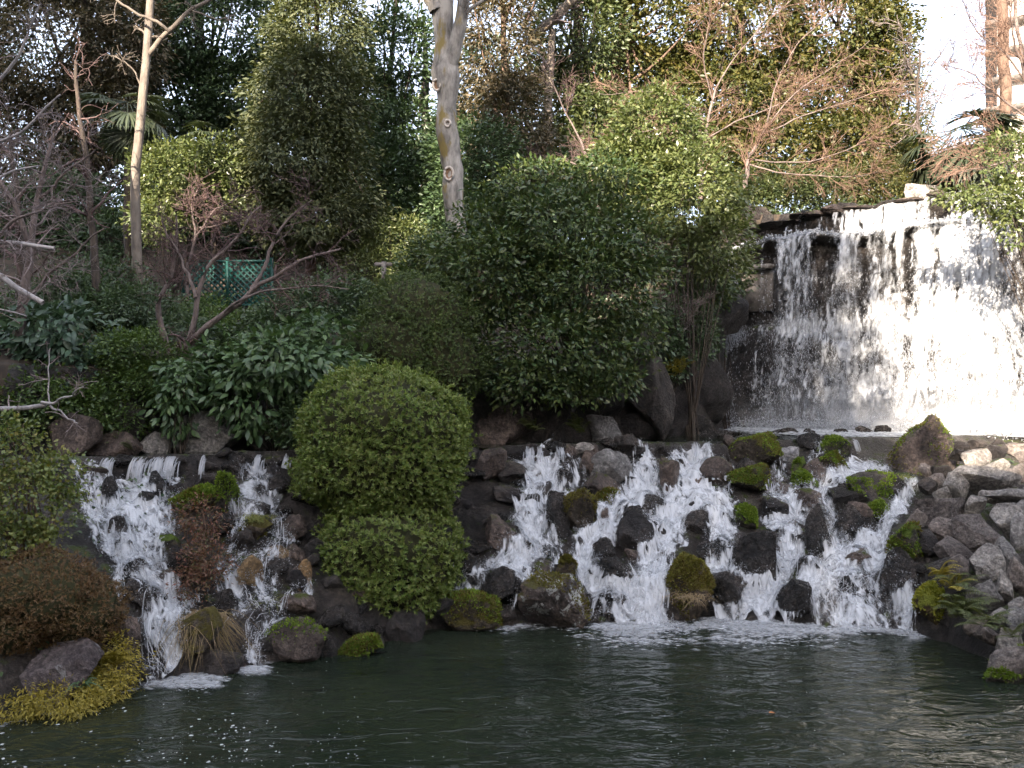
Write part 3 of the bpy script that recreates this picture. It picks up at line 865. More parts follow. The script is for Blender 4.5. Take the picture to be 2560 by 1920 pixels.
# concrete wall left of the fall
def box(c, d, ax=None):
    sx, sy, sz = d[0] / 2, d[1] / 2, d[2] / 2
    v = np.array([[x, y, z] for x in (-sx, sx) for y in (-sy, sy) for z in (-sz, sz)], float)
    f = np.array([[0, 1, 3, 2], [4, 6, 7, 5], [0, 4, 5, 1], [2, 3, 7, 6], [0, 2, 6, 4], [1, 5, 7, 3]])
    if ax is not None:
        v = rotz(v, ax)
    return v + np.array(c), f
fa = math.atan2(FD[1], FD[0])
cw = thing('concrete_wall', 'weathered concrete wall with a coping beam behind the left end of the waterfall', 'wall', fpt(0.5, 0.6, 6.0))
part('panel', *box(fpt(0.45, 0.42, 6.75), (1.3, 0.25, 1.25), fa), CONCRETE, cw)
part('coping', *box(fpt(0.45, 0.5, 7.44), (1.4, 0.46, 0.13), fa), CONCRETE, cw)
part('pier', *box(fpt(0.12, 0.62, 6.7), (0.24, 0.2, 1.3), fa), CONCRETE, cw)

def drops_np(p, d, L, R):
    """long four sided droplets"""
    N = len(p)
    d = nrm(d)
    a = nrm(np.cross(d, np.array([0.3, 0.9, 0.2])))
    b = np.cross(d, a)
    L = L[:, None]; R = R[:, None]
    V = np.stack([p + d * L * 0.6, p + a * R - d * L * 0.3, p - a * R * 0.5 + b * R * 0.87 - d * L * 0.3, p - a * R * 0.5 - b * R * 0.87 - d * L * 0.3], 1)
    Fc = np.array([[0, 1, 2], [0, 2, 3], [0, 3, 1], [3, 2, 1]])
    return V.reshape(-1, 3), (np.arange(N)[:, None, None] * 4 + Fc[None]).reshape(-1, 3)

def ribbons_np(paths, width, up):
    """paths N,K,3; width N,K; a low roof shaped strand along each path"""
    N, K, _ = paths.shape
    tg = np.gradient(paths, axis=1)
    tg = nrm(tg)
    side = nrm(np.cross(tg, up))
    m = nrm(np.cross(side, tg))
    w = width[..., None]
    V = np.stack([paths - side * w, paths + m * w * 0.7, paths + side * w], 2)     # N,K,3,3
    b = np.arange(N * K * 3).reshape(N, K, 3)
    q = []
    for j in (0, 1):
        q.append(np.stack([b[:, :-1, j], b[:, 1:, j], b[:, 1:, j + 1], b[:, :-1, j + 1]], -1).reshape(-1, 4))
    return V.reshape(-1, 3), np.concatenate(q)

rw_ = np.random.RandomState(21)
def col_density(s):
    """how much water leaves the lip at s (0 = shaded left end)"""
    d = np.interp(s, [-0.2, 0.0, 0.30, 0.42, 0.85, 0.95, 1.5, 1.9, 2.6, 3.0, 3.6, 4.4, 5.2, 6.0, 7.0, 8.0, 9.3], [0, .75, .6, .05, .05, .85, .8, .35, .55, .45, .85, .95, .9, 1, .8, 1, 1])
    return d * np.clip(0.72 + 0.75 * vnoise(np.stack([s * 3.3, s * 0, s * 0], -1), 91) + 0.35 * vnoise(np.stack([s * 9, s * 0, s * 0], -1), 92), 0.06, 1.4)
V_ = []
def lace(pts, val, lo, hi, ok=None):
    """a torn sheet: cells of a grid of points (A,B,3) where val > lo; cover grows to full at hi"""
    A, Bn, _ = pts.shape
    i = np.arange(A * Bn).reshape(A, Bn)
    mx = np.maximum(np.maximum(val[:-1, :-1], val[1:, :-1]), np.maximum(val[:-1, 1:], val[1:, 1:]))
    keep = mx > lo
    if ok is not None:
        keep &= ok
    q = np.stack([i[:-1, :-1], i[:-1, 1:], i[1:, 1:], i[1:, :-1]], -1)[keep]
    used, inv = np.unique(q, return_inverse=True)
    return pts.reshape(-1, 3)[used], inv.reshape(q.shape), sstep(lo, hi, val).ravel()[used]
def cat3(*vfa):
    v, f = cat(*[(x[0], q2t_(x[1])) for x in vfa])
    return v, f, np.concatenate([x[2] if len(x) > 2 else np.full(len(x[0]), 0.7) for x in vfa])
def q2t_(f):
    return np.concatenate([f[:, [0, 1, 2]], f[:, [0, 2, 3]]]) if f.shape[1] == 4 else f
def sz(s, z, fs, fz, seed, o=3):
    return fbm(np.stack([s * fs, z * fz, 0 * s + seed], -1), seed, o)
# 1 upper tier: thin veil from lip to shelf
sg = np.arange(0.45, FLEN + 1.0, 0.026); tg_ = np.linspace(0, 1, 30)
Sg, Tg = np.meshgrid(sg, tg_)
Zg = ZT + 0.05 - (ZT + 0.03 - ZL) * Tg ** 1.5
Og = 0.06 + 0.44 * Tg ** 0.8 + 0.05 * sz(Sg, Zg, 5, 2, 301)
den = 0.10 + 0.50 * sz(Sg, Zg, 1.1, 0.1, 302, 2) + 0.75 * sz(Sg, Zg, 13, 1.3, 303) + 0.4 * sz(Sg, Zg, 30, 9, 304, 2) + 0.25 * (Tg > .85)
V_.append(lace(fpt(Sg, Og, Zg), den + np.interp(Sg, [0, 2.5, 4.5, 9], [-.1, 0, .35, .5]), 0.12, 0.95))
# 2 the shelf
Tg = np.linspace(0, 1, 16)
Sg, Tg = np.meshgrid(np.arange(0.1, FLEN + 1.0, 0.024), Tg)
Og = 0.25 + 0.5 * Tg
V_.append(lace(fpt(Sg, Og, ZL + 0.07 - 0.05 * Tg ** 3 + 0.035 * sz(Sg, Og, 6, 6, 305)), col_density(Sg) * 1.1 + 0.8 * sz(Sg, Og, 12, 8, 306), 0.15, 0.9))
# 3 main curtain in three loose layers, opening out as it falls
zg = np.arange(2.78, ZL + 0.08, 0.040)
for ly in range(3):
    Sg, Zg = np.meshgrid(np.arange(-0.6, FLEN + 1.0, 0.031), zg)
    fl = ZL + 0.05 - Zg
    wd_ = np.clip(fl / 5.3, 0, 1)
    Sw = Sg + 0.10 * sz(Sg, Zg, 1.5, 0.8, 310 + ly) * wd_ + 0.03 * sz(Sg, Zg, 6, 2, 313 + ly)
    free = 0.66 + 0.30 * np.sqrt(np.maximum(fl, 0)) + (ly - 1) * 0.10 * (0.3 + wd_) + 0.05 * sz(Sg, Zg, 4, 3, 316 + ly)
    rock = face_off(Sg, Zg) + 0.22 * n2(Sg * 0.9, Zg * 1.2, 61, 4) - 0.25 * n2(Sg * 0.35, Zg * 0.5, 67, 2) + 0.05 + 0.06 * ly
    Og = np.maximum(free, rock)
    d0 = col_density(Sg + 0.04 * sz(Sg, Zg, 2, 1.4, 319))
    low = np.interp(Sg, [-0.35, 0.5, 1.2, 2.0, 4, 9.3], [0.12, 0.18, .36, .50, .66, .74])
    d_ = d0 * (1 - wd_) * 0.85 + low * wd_ + 0.25 * np.exp(-((Zg - 5.55) / 0.30) ** 2) * (Sg > 0.9)
    d_ = d_ - np.where((Sg > 0.36) & (Sg < 0.9) & (Zg > 5.5), 0.5, 0) - np.where(Sg < 0.3, 0.45 * wd_, 0)
    tex = 0.34 * sz(Sg, Zg, 2.2, 0.5, 330 + ly, 2) + 0.50 * sz(Sg, Zg, 11, 2.2, 333 + ly) + 0.42 * sz(Sg, Zg, 26, 9, 336 + ly, 2)
    if ly == 0:      # thin clinging film behind the drops
        tex = tex * 0.45 + 0.20
    V_.append(lace(fpt(Sw, Og, Zg), d_ * 0.98 + tex, 0.48 + 0.12 * ly, 1.32 + 0.05 * ly))
# drifting spray at the foot
for ly in range(3):
    Sg, Zg = np.meshgrid(np.arange(0.3, FLEN + 1.0, 0.07), np.arange(2.76, 4.3, 0.05))
    vv = 0.42 * np.exp(-(Zg - 2.76) / 0.42) * np.interp(Sg, [0.3, 1.5, 4, 9], [.15, .55, .9, 1.0]) * (1 + 0.7 * sz(Sg, Zg, 1.6, 2.0, 360 + ly)) 
    lv_ = lace(fpt(Sg, 1.75 + 0.22 * ly + 0.1 * sz(Sg, Zg, 1, 1, 364 + ly), Zg), vv, 0.02, 3.0)
    V_.append((lv_[0], lv_[1], np.clip(np.interp(lv_[0][:, 2], [2.76, 3.0, 3.5, 4.2], [.34, .24, .10, 0.0]) * np.interp((lv_[0][:, :2] - FA) @ FD, [0.3, 1.5, 4, 9], [.1, .5, .9, 1.0]) * (1 + 0.6 * fbm(lv_[0] * 1.7, 371 + ly, 2)), 0, .5)))
# shelf where the curtain meets the lip, and splash on the middle ledge and foot
def splash(n, smin, smax, zc, oc, zr, orr, keep=None, Lr=(0.03, 0.09), Rr=(0.010, 0.026), vert=0.4):
    s = rw_.uniform(smin, smax, n)
    if keep is not None:
        s = s[rw_.rand(n) < keep(s)]
    n = len(s)
    p = fpt(s, oc + np.abs(rw_.normal(0, orr, n)), zc + rw_.normal(0, zr, n))
    d = rw_.normal(size=(n, 3)); d[:, 2] -= vert * 3
    return drops_np(p, d, rw_.uniform(*Lr, n), rw_.uniform(*Rr, n))
T_ = []
T_.append(splash(5000, 0.2, FLEN + 0.6, ZL + 0.06, 0.42, 0.04, 0.12, lambda s: np.clip(col_density(s) + .2, 0, 1), (0.05, 0.14), (0.012, 0.03), 0.1))
# 3 free drops of the main curtain
n = 42000
s0 = rw_.uniform(-0.2, FLEN + 0.9, n)
zd = ZL - (rw_.rand(n) ** 0.75) * (ZL - 2.75)
wide = np.clip((ZL - zd) / 5.3, 0, 1)
den = col_density(s0 + rw_.normal(0, 1, n) * wide * 0.25)
den = den * (1 - wide) + wide * np.interp(s0, [-0.2, 0.6, 1.2, 2.0, 4, 9.3], [0.12, 0.12, .4, .6, .85, 1.0])
den = den * np.clip(0.55 + 0.95 * fbm(np.stack([s0 * 2.6, zd * 0.9, 0 * s0], -1), 43, 3), 0.03, 1.5)
kp = rw_.rand(n) < den
s0, zd, wide = s0[kp], zd[kp], wide[kp]
n = len(s0)
off = 0.55 + 0.33 * np.sqrt(np.maximum(ZL - zd, 0)) + rw_.normal(0, 0.10, n) + 0.35 * wide
off = np.maximum(off, face_off(s0, zd) + 0.1)
p = fpt(s0, off, zd)
d = np.stack([rw_.normal(0, .16, n), rw_.normal(0, .16, n), -np.ones(n)], 1)
T_.append(drops_np(p, d, rw_.uniform(0.02, 0.09, n) * (0.7 + wide * .5), rw_.uniform(0.004, 0.012, n) * (0.8 + 0.7 * (rw_.rand(n) < .15))))
# 4 water sheeting over the middle ledge and down the lower rock
n = 14000
s0 = rw_.uniform(0.6, FLEN + 0.9, n)
zd = 5.75 - rw_.rand(n) ** 0.8 * 3.0
den = np.interp(s0, [0.6, 1.0, 1.8, 2.6, 4, 9.3], [0.0, .35, .75, .7, .95, 1.0]) * np.clip(0.6 + 0.9 * fbm(np.stack([s0 * 1.7, zd * 0.8, 0 * s0], -1), 47, 3), 0.04, 1.4)
den *= np.where(zd > 4.6, 1.25, 0.85)
kp = rw_.rand(n) < den
s0, zd = s0[kp], zd[kp]
n = len(s0)
off = face_off(s0, zd) + 0.22 * n2(s0 * 0.9, zd * 1.2, 61, 4) - 0.25 * n2(s0 * 0.35, zd * 0.5, 67, 2) + 0.05 + np.abs(rw_.normal(0, 0.13, n))
d = np.stack([rw_.normal(0, .3, n), rw_.normal(0, .3, n), -np.ones(n)], 1)
T_.append(drops_np(fpt(s0, off, zd), d, rw_.uniform(0.03, 0.12, n), rw_.uniform(0.004, 0.013, n)))
# left runnel that jumps down the shaded rocks
gl = np.array([[0.12, 0.75, 8.1], [0.10, 0.95, 7.2], [0.0, 1.0, 6.4], [-0.05, 1.05, 5.75], [0.35, 1.2, 5.45], [-0.05, 1.35, 5.0], [-0.45, 1.5, 4.65], [-0.2, 1.6, 4.2], [-0.1, 1.7, 3.6], [0.0, 1.8, 2.85]])
m = np.linspace(0, 1, len(gl))
n = 5200
q = rw_.rand(n) ** 0.9
gp = np.stack([np.interp(q, m, gl[:, k]) for k in range(3)], 1)
sp = np.interp(q, m, [0.06, 0.07, 0.08, 0.12, 0.20, .2, .16, .22, .26, .3])
gp[:, 0] += rw_.normal(0, 1, n) * sp
gp[:, 1] += rw_.normal(0, 1, n) * 0.08
gp[:, 2] += rw_.normal(0, 1, n) * 0.08
d = np.stack([rw_.normal(0, .25, n), rw_.normal(0, .25, n), -np.ones(n)], 1)
T_.append(drops_np(fpt(gp[:, 0], gp[:, 1], gp[:, 2]), d, rw_.uniform(0.03, 0.10, n), rw_.uniform(0.005, 0.013, n)))
# foot splash and foam on the plunge pool
T_.append(splash(9000, 0.3, FLEN + 0.9, 2.86, 1.75, 0.10, 0.22, lambda s: np.interp(s, [0, 1, 3, 9], [.1, .5, .9, 1.]), (0.03, 0.10), (0.008, 0.024), 0.0))
wv, wfc, wcv = cat3(*T_, *V_)
part('waterfall', wv, wfc, WHITE, None, True, 'structure', cover=wcv)

def foam_np(p, rx, ry, ang, z, rim=0.0, mid=0.95):
    N = len(p)
    k = 6
    a = np.linspace(0, 2 * np.pi, k, endpoint=False)[None] + 0 * rx[:, None]
    jit = rw_.uniform(0.7, 1.25, (N, k))
    x = np.cos(a) * rx[:, None] * jit; y = np.sin(a) * ry[:, None] * jit
    c, s = np.cos(ang)[:, None], np.sin(ang)[:, None]
    X = p[:, :1] + x * c - y * s; Y = p[:, 1:2] + x * s + y * c
    ring = np.stack([X, Y, np.broadcast_to(z[:, None], X.shape)], -1)
    cen = np.stack([p[:, 0], p[:, 1], z + 0.35 * np.minimum(rx, ry)], -1)[:, None]
    V = np.concatenate([ring, cen], 1)
    Fc = np.array([[i, (i + 1) % k, k] for i in range(k)])
    cvr = np.concatenate([np.broadcast_to(rim, (N, k)) if np.ndim(rim) == 0 else rim, np.full((N, 1), mid)], 1)
    return V.reshape(-1, 3), (np.arange(N)[:, None, None] * (k + 1) + Fc[None]).reshape(-1, 3), cvr.ravel()
# white apron of the plunge pool
n = 13000
s0 = rw_.uniform(0.2, FLEN + 1.0, n)
o0 = 1.5 + np.abs(rw_.normal(0, 1.0, n)) * np.interp(s0, [0, 2, 5, 9], [.5, 1.1, 1.4, 1.6])
kp = rw_.rand(n) < np.interp(s0, [0.2, 1.4, 3, 9], [.08, .4, .9, 1.])
p = fpt(s0[kp], o0[kp], 0)[:, :2]
kp2 = p[:, 1] > ledge_Y(p[:, 0]) + 0.2
p = p[kp2]
n = len(p)
apv = foam_np(p, rw_.uniform(0.04, 0.16, n), rw_.uniform(0.03, 0.09, n), rw_.uniform(-.4, .4, n), np.full(n, POOL + 0.0) + rw_.uniform(0, 0.05, n), 0.25)

Sg, Og = np.meshgrid(np.arange(0.5, FLEN + 1.0, 0.045), np.arange(1.35, 4.2, 0.04))
apg = fpt(Sg, Og, POOL + 0.02 + 0.05 * np.abs(sz(Sg, Og, 3, 4, 350)) * np.exp(-(Og - 1.4) / 1.5))
apval = np.interp(Sg, [0.5, 1.4, 2.6, 4, 9.3], [0.0, .35, .75, 1.0, 1.1]) * np.interp(Og, [1.35, 2.4, 4.2], [1, .85, .45]) + 0.5 * sz(Sg, Og, 4, 5, 351)
apok = (apg[..., 1] > ledge_Y(apg[..., 0]) + 0.12)[:-1, :-1]
APRON = lace(apg, apval, 0.2, 0.75, apok)

# ------------------------------------------------------------------ cascades: strands run down between the rocks
RES = 0.04
hx = np.arange(-8, 8.6, RES); hy = np.arange(10.5, 22.5, RES)
HX, HY = np.meshgrid(hx, hy)
BED = ground(HX, HY)
HR = BED.copy()
for (a, b, c, rx, ry, rz) in ROCKS:
    i0, i1 = np.searchsorted(hx, [a - rx, a + rx]); j0, j1 = np.searchsorted(hy, [b - ry, b + ry])
    if i1 <= i0 or j1 <= j0:
        continue
    q = 1 - ((HX[j0:j1, i0:i1] - a) / rx) ** 2 - ((HY[j0:j1, i0:i1] - b) / ry) ** 2
    z = np.where(q > 0, c + rz * np.sqrt(np.maximum(q, 0)) * 0.93, -9)
    HR[j0:j1, i0:i1] = np.maximum(HR[j0:j1, i0:i1], z)
HS = HR.copy()
for _ in range(5):
    HS[1:-1, 1:-1] = (HS[1:-1, 1:-1] * 2 + HS[:-2, 1:-1] + HS[2:, 1:-1] + HS[1:-1, :-2] + HS[1:-1, 2:]) / 6
GRY, GRX = np.gradient(HS, RES)
def samp(A, X, Y):
    i = np.clip(((X - hx[0]) / RES).astype(int), 0, len(hx) - 1)
    j = np.clip(((Y - hy[0]) / RES).astype(int), 0, len(hy) - 1)
    return A[j, i]

STREAMS = [  # (density, [(x, y, half width) in photograph pixels])
    (0.84, [(320, 1200, 95), (330, 1245, 85), (345, 1295, 70), (330, 1345, 62), (345, 1395, 55), (365, 1450, 48), (415, 1490, 52)]),
    (0.72, [(415, 1480, 60), (418, 1545, 46), (385, 1605, 40), (400, 1650, 54), (430, 1692, 62)]),
    (0.5, [(222, 1205, 22), (235, 1260, 26), (250, 1320, 30), (285, 1360, 35), (330, 1395, 30)]),
    (0.6, [(300, 1420, 18), (290, 1470, 16), (300, 1520, 14)]),
    (0.55, [(650, 1190, 40), (640, 1250, 42), (610, 1300, 34), (590, 1350, 14), (570, 1380, 12)]),
    (0.35, [(690, 1300, 14), (705, 1350, 20), (690, 1400, 30), (640, 1440, 55), (600, 1480, 60), (650, 1540, 55)]),
    (0.35, [(760, 1470, 16), (730, 1520, 18), (690, 1560, 50), (640, 1600, 20), (635, 1650, 14), (630, 1670, 18)]),
    (1.0, [(1335, 1150, 55), (1350, 1190, 52), (1345, 1240, 40), (1325, 1300, 34), (1312, 1350, 30), (1312, 1400, 36), (1285, 1440, 55), (1270, 1490, 52), (1300, 1545, 34)]),
    (0.6, [(1410, 1160, 35), (1420, 1200, 40), (1370, 1240, 30)]),
    (0.35, [(1360, 1340, 30), (1380, 1390, 35), (1350, 1430, 40)]),
    (1.0, [(1612, 1148, 16), (1622, 1190, 34), (1598, 1255, 32), (1535, 1305, 38), (1480, 1355, 38), (1455, 1410, 26), (1495, 1455, 30), (1560, 1478, 42), (1610, 1520, 44), (1600, 1572, 70)]),
    (1.0, [(1735, 1135, 45), (1752, 1180, 60), (1725, 1245, 82), (1668, 1310, 46), (1645, 1370, 36), (1640, 1440, 34), (1622, 1500, 40), (1600, 1560, 70)]),
    (0.9, [(1790, 1255, 50), (1800, 1320, 36), (1795, 1380, 28), (1800, 1440, 30), (1830, 1490, 50), (1880, 1540, 80)]),
    (0.95, [(2140, 1150, 40), (2165, 1182, 48), (2095, 1225, 40), (2020, 1265, 46), (1945, 1300, 40), (1985, 1345, 32), (1975, 1395, 28), (1915, 1455, 42), (1865, 1520, 70)]),
    (0.5, [(2030, 1270, 50), (2075, 1310, 30), (2095, 1360, 30), (2090, 1410, 34)]),
    (0.9, [(2285, 1205, 12), (2255, 1265, 14), (2210, 1325, 18), (2170, 1375, 30), (2085, 1425, 46), (2005, 1485, 40), (1935, 1540, 55)]),
    (1.0, [(2170, 1385, 36), (2222, 1425, 28), (2242, 1490, 20), (2268, 1540, 24), (2300, 1572, 34)]),
    (0.62, [(2140, 1425, 60), (2134, 1500, 80), (2134, 1572, 86)], 'film'),
    (0.4, [(2030, 1100, 14), (2040, 1180, 18), (2045, 1250, 24)]),
    (0.4, [(1950, 1160, 16), (1940, 1220, 18), (1930, 1280, 20)]),
    (0.4, [(1530, 1480, 40), (1530, 1555, 40)]),
    (0.35, [(1210, 1440, 50), (1180, 1480, 50), (1110, 1520, 20)]),
]
def bil(A, X, Y):
    fx = np.clip((X - hx[0]) / RES, 0, len(hx) - 2.001); fy = np.clip((Y - hy[0]) / RES, 0, len(hy) - 2.001)
    i = fx.astype(int); j = fy.astype(int); a = fx - i; b = fy - j
    return (A[j, i] * (1 - a) + A[j, i + 1] * a) * (1 - b) + (A[j + 1, i] * (1 - a) + A[j + 1, i + 1] * a) * b
SMOOTH = ground(HX, HY, False)
CA, PATH = [], []
ysr = np.linspace(11.0, 22.0, 560)
for si, (dens, pl, *fm) in enumerate(STREAMS):
    film = bool(fm)
    pl = np.array(pl, float)
    seg = np.hypot(np.diff(pl[:, 0]), np.diff(pl[:, 1]))
    cum = np.concatenate([[0], np.cumsum(seg)])
    na = max(12, int(cum[-1] / 2.8))
    nb = max(8, int(pl[:, 2].mean() * 2.4 / 2.7))
    q = np.linspace(0, cum[-1], na)
    cx_ = np.interp(q, cum, pl[:, 0]); cy_ = np.interp(q, cum, pl[:, 1]); hw = np.interp(q, cum, pl[:, 2])
    for _ in range(int(18)):
        cx_[1:-1] = (cx_[:-2] + 2 * cx_[1:-1] + cx_[2:]) / 4
    # middle line on the land, then metres along and across it
    Z2 = EYE - (cy_[:, None] * 0.4 - 384) / F * ysr[None]
    X2 = (cx_[:, None] * 0.4 - 512) / F * ysr[None]
    Yc = ysr[np.argmax(Z2 <= bil(SMOOTH, X2, ysr[None] + 0 * X2) + 0.04, 1)]
    for _ in range(6):
        Yc[1:-1] = (Yc[:-2] + 2 * Yc[1:-1] + Yc[2:]) / 4
    Xc = (cx_ * 0.4 - 512) / F * Yc
    tgx, tgy = np.gradient(Xc), np.gradient(Yc)
    tl = np.hypot(tgx, tgy) + 1e-6
    tgx, tgy = tgx / tl, tgy / tl
    for _ in range(10):
        tgx[1:-1] = (tgx[:-2] + 2 * tgx[1:-1] + tgx[2:]) / 4; tgy[1:-1] = (tgy[:-2] + 2 * tgy[1:-1] + tgy[2:]) / 4
    wm = hw * 1.12 * 0.4 / F * Yc
    for ly in range(2):
        lat = np.linspace(-1.25, 1.25, nb)[None] + 0 * q[:, None]
        A_ = (np.concatenate([[0], np.cumsum(np.hypot(np.diff(Xc), np.diff(Yc)))]))[:, None] + 0 * lat
        D_ = lat * wm[:, None]
        wig = 0.05 * fbm(np.stack([A_ * 2.5, D_ * 2.5, 0 * A_ + si], -1), 400 + si, 2)
        Xg = Xc[:, None] - tgy[:, None] * (D_ + wig); Yg = Yc[:, None] + tgx[:, None] * (D_ + wig) * 0.8
        bedz, rkz = bil(BED, Xg, Yg), bil(HS, Xg, Yg)
        rel = bil(HR, Xg, Yg) - bedz
        rsm = np.maximum(rkz - bedz, 0)
        nz = np.stack([A_, D_, 0 * A_ + 3.1 * si + ly], -1)
        lump = fbm(nz * np.array([5, 7, 1]), 410 + ly, 3)
        Zg = bedz + np.clip(rsm, 0, 3.0 if film else 0.24) + 0.03 + 0.05 * ly + 0.045 * lump + 0.011 * fbm(nz * np.array([18, 26, 1]), 413, 2)
        Zg = np.maximum(Zg, 0.012 + 0.01 * lump)
        tex = 0.42 * fbm(nz * np.array([3.2, 4.8, 1]), 420 + ly, 2) + 0.55 * fbm(nz * np.array([9, 14, 1]), 423 + ly, 3) + 0.40 * fbm(nz * np.array([25, 34, 1]), 426 + ly, 2)
        edge = 1 - np.abs(lat) ** 2.5 * 0.62
        val = dens * 1.16 * edge + tex * 1.22 - 0.25 - 0.10 * ly - (0 if film else np.clip((rel - 0.18) * 4.5, 0, 1.2))
        kp_ = (Yg < ledge_Y(Xg) + 0.05)[:-1, :-1] & (np.abs(np.diff(Zg, axis=0)[:, :-1]) < (0.5 if film else 0.09)) & (np.abs(np.diff(Zg, axis=1)[:-1]) < (0.5 if film else 0.09))
        CA.append(lace(np.stack([Xg, Yg, Zg], -1), val, 0.0 + 0.20 * ly, 0.95 + 0.2 * ly, kp_))
        PATH.append(CA[-1][0])
        # fine threads riding on the flow
    nt_ = int(na * nb * 0.05 * dens)
    ia = rw_.randint(0, na - 1, nt_); la = rw_.normal(0, 0.5, nt_)
    Kt = 6
    stp = rw_.uniform(1.0, 3.4, nt_)
    tt_ = np.linspace(0, 1, Kt)[None]
    ja = np.clip(ia[:, None] + stp[:, None] * np.arange(Kt)[None], 0, na - 1)
    dl = la[:, None] + rw_.normal(0, .22, (nt_, 1)) * tt_ + 0.10 * np.cumsum(rw_.normal(0, 1, (nt_, Kt)), 1) * 0.5
    jf = ja.astype(int)
    Dm = dl * wm[jf]
    Xt = np.interp(ja, np.arange(na), Xc) - tgy[jf] * Dm; Yt = np.interp(ja, np.arange(na), Yc) + tgx[jf] * Dm * 0.8
    rel = bil(HR, Xt, Yt) - bil(BED, Xt, Yt)
    Zt = bil(BED, Xt, Yt) + np.clip(rel, 0, .28) + 0.06 + np.abs(rw_.normal(0, .05, (nt_, 1))) * 4 * tt_ * (1 - tt_)
    ok_ = (rel.max(1) < 0.24) & (Yt.max(1) < ledge_Y(Xt.mean(1)))
    wq = rw_.uniform(0.002, 0.007, (nt_, 1)) * np.sin(np.linspace(.2, np.pi - .2, Kt))[None]
    CA.append(ribbons_np(np.stack([Xt, Yt, np.maximum(Zt, .02)], -1)[ok_], wq[ok_], np.array([0.0, -0.45, 0.9])))
path = np.concatenate(PATH)
# drops thrown up along the way
nd = 30000
kk = rw_.randint(0, len(path), nd)
dp = path[kk] + rw_.normal(0, 1, (nd, 3)) * np.array([0.05, 0.05, 0.02])
dp[:, 2] += np.abs(rw_.normal(0, 0.05, nd)) + 0.01
dr = drops_np(dp, rw_.normal(size=(nd, 3)), rw_.uniform(0.01, 0.04, nd), rw_.uniform(0.003, 0.009, nd))
# clear chutes over the ledge of the small cascade and its neighbours
CH = []
for (x, w, h) in [(207, 18, 50), (270, 16, 60), (345, 26, 52), (395, 26, 40), (428, 20, 50), (512, 8, 40), (652, 14, 44), (722, 12, 50), (1322, 14, 30), (1350, 10, 24), (1400, 12, 26), (1735, 14, 30), (1765, 10, 26), (1612, 8, 26), (2050, 6, 36), (2140, 8, 40), (2285, 8, 30)]:
    Xc = PS(x, 1150, float(ledge_Y((x * .4 - 512) / F * 17)))[0]
    Yc = float(ledge_Y(Xc)) - 0.15
    m_ = int(w * 1.9)
    xx = Xc + rw_.normal(0, w * 0.5 * 0.4 / F * Yc * 0.8, m_)
    hh = h * 0.4 / F * Yc
    tq = np.linspace(0, 1, 6)[None]
    pp = np.stack([xx[:, None] + rw_.normal(0, .02, (m_, 1)) * tq, Yc - 0.22 * tq ** 0.7 + 0 * xx[:, None] - 0.05, POOL + rw_.uniform(-.12, .02, (m_, 1)) - hh * tq ** 1.5 * rw_.uniform(.5, 1.1, (m_, 1))], -1)
    CH.append(ribbons_np(pp, rw_.uniform(0.005, 0.013, (m_, 1)) * np.ones((1, 6)), np.array([0, 1.0, 0.1])))
cv3, cf3, cc3 = cat3(*CA, dr, *[(x[0], x[1], np.full(len(x[0]), 0.42)) for x in CH])
part('cascade', cv3, cf3, WHITE, None, True, 'structure', cover=cc3)

# ------------------------------------------------------------------ foam on the pond
FO = [apv, APRON]
def foam_patch(x, y, wpx, hpx, n, smin=0.02, smax=0.10, flat=0.45, mid=0.95):
    a = rw_.normal(0, 0.5, n) * wpx + x; b = rw_.normal(0, 0.5, n) * hpx + y
    b = np.maximum(b, 1250)
    Yp = EYE * F / (b * 0.4 - 384)
    Xp = (a * 0.4 - 512) / F * Yp
    r = rw_.uniform(smin, smax, n) * rw_.rand(n) ** 0.6
    k = Yp < base_Y(Xp) + 0.25
    Xp, Yp, r = Xp[k], Yp[k], r[k]
    FO.append(foam_np(np.stack([Xp, Yp], 1), r, r * flat * rw_.uniform(.6, 1.3, len(r)), rw_.uniform(-.35, .35, len(r)), wave(Xp, Yp) + 0.008 + rw_.uniform(0, .012, len(r)), 0.0, mid))
for a in [(440, 1690, 80, 22, 1500), (490, 1705, 70, 18, 200), (630, 1676, 36, 10, 260), (1270, 1560, 80, 14, 600), (1600, 1570, 120, 14, 1300), (1590, 1595, 130, 22, 320), (1850, 1560, 120, 14, 1300), (1960, 1572, 110, 14, 600),
          (2120, 1576, 120, 9, 500), (2290, 1578, 44, 14, 700), (1900, 1598, 170, 20, 320)]:
    foam_patch(*a)
    foam_patch(a[0], a[1] + 3, a[2] * 1.1, a[3] * 1.1, int(a[4] * 0.28), 0.08, 0.26, 0.5, 0.5)
# drifting flecks, thick in the near left corner
def flecks(x0, x1, y0, y1, n, r0, r1):
    a = rw_.uniform(x0, x1, n); b = y0 + (y1 - y0) * rw_.rand(n) ** 0.9
    Yp = EYE * F / (b * 0.4 - 384); Xp = (a * 0.4 - 512) / F * Yp
    keepk = (Yp < base_Y(Xp) - 0.05) & (rw_.rand(n) < np.clip(0.5 + 1.1 * n2(Xp * 0.9, Yp * 0.9, 55, 2), 0.06, 1))
    Xp, Yp = Xp[keepk], Yp[keepk]
    r = r0 + (r1 - r0) * rw_.rand(len(Xp)) ** 3
    FO.append(foam_np(np.stack([Xp, Yp], 1), r, r * rw_.uniform(.5, .9, len(r)), rw_.uniform(0, 3, len(r)), wave(Xp, Yp) + 0.006, 0.9))
flecks(0, 620, 1760, 1930, 520, 0.005, 0.028)
flecks(280, 900, 1650, 1930, 420, 0.004, 0.016)
flecks(800, 2560, 1600, 1930, 520, 0.003, 0.010)
flecks(2250, 2560, 1640, 1930, 120, 0.004, 0.012)
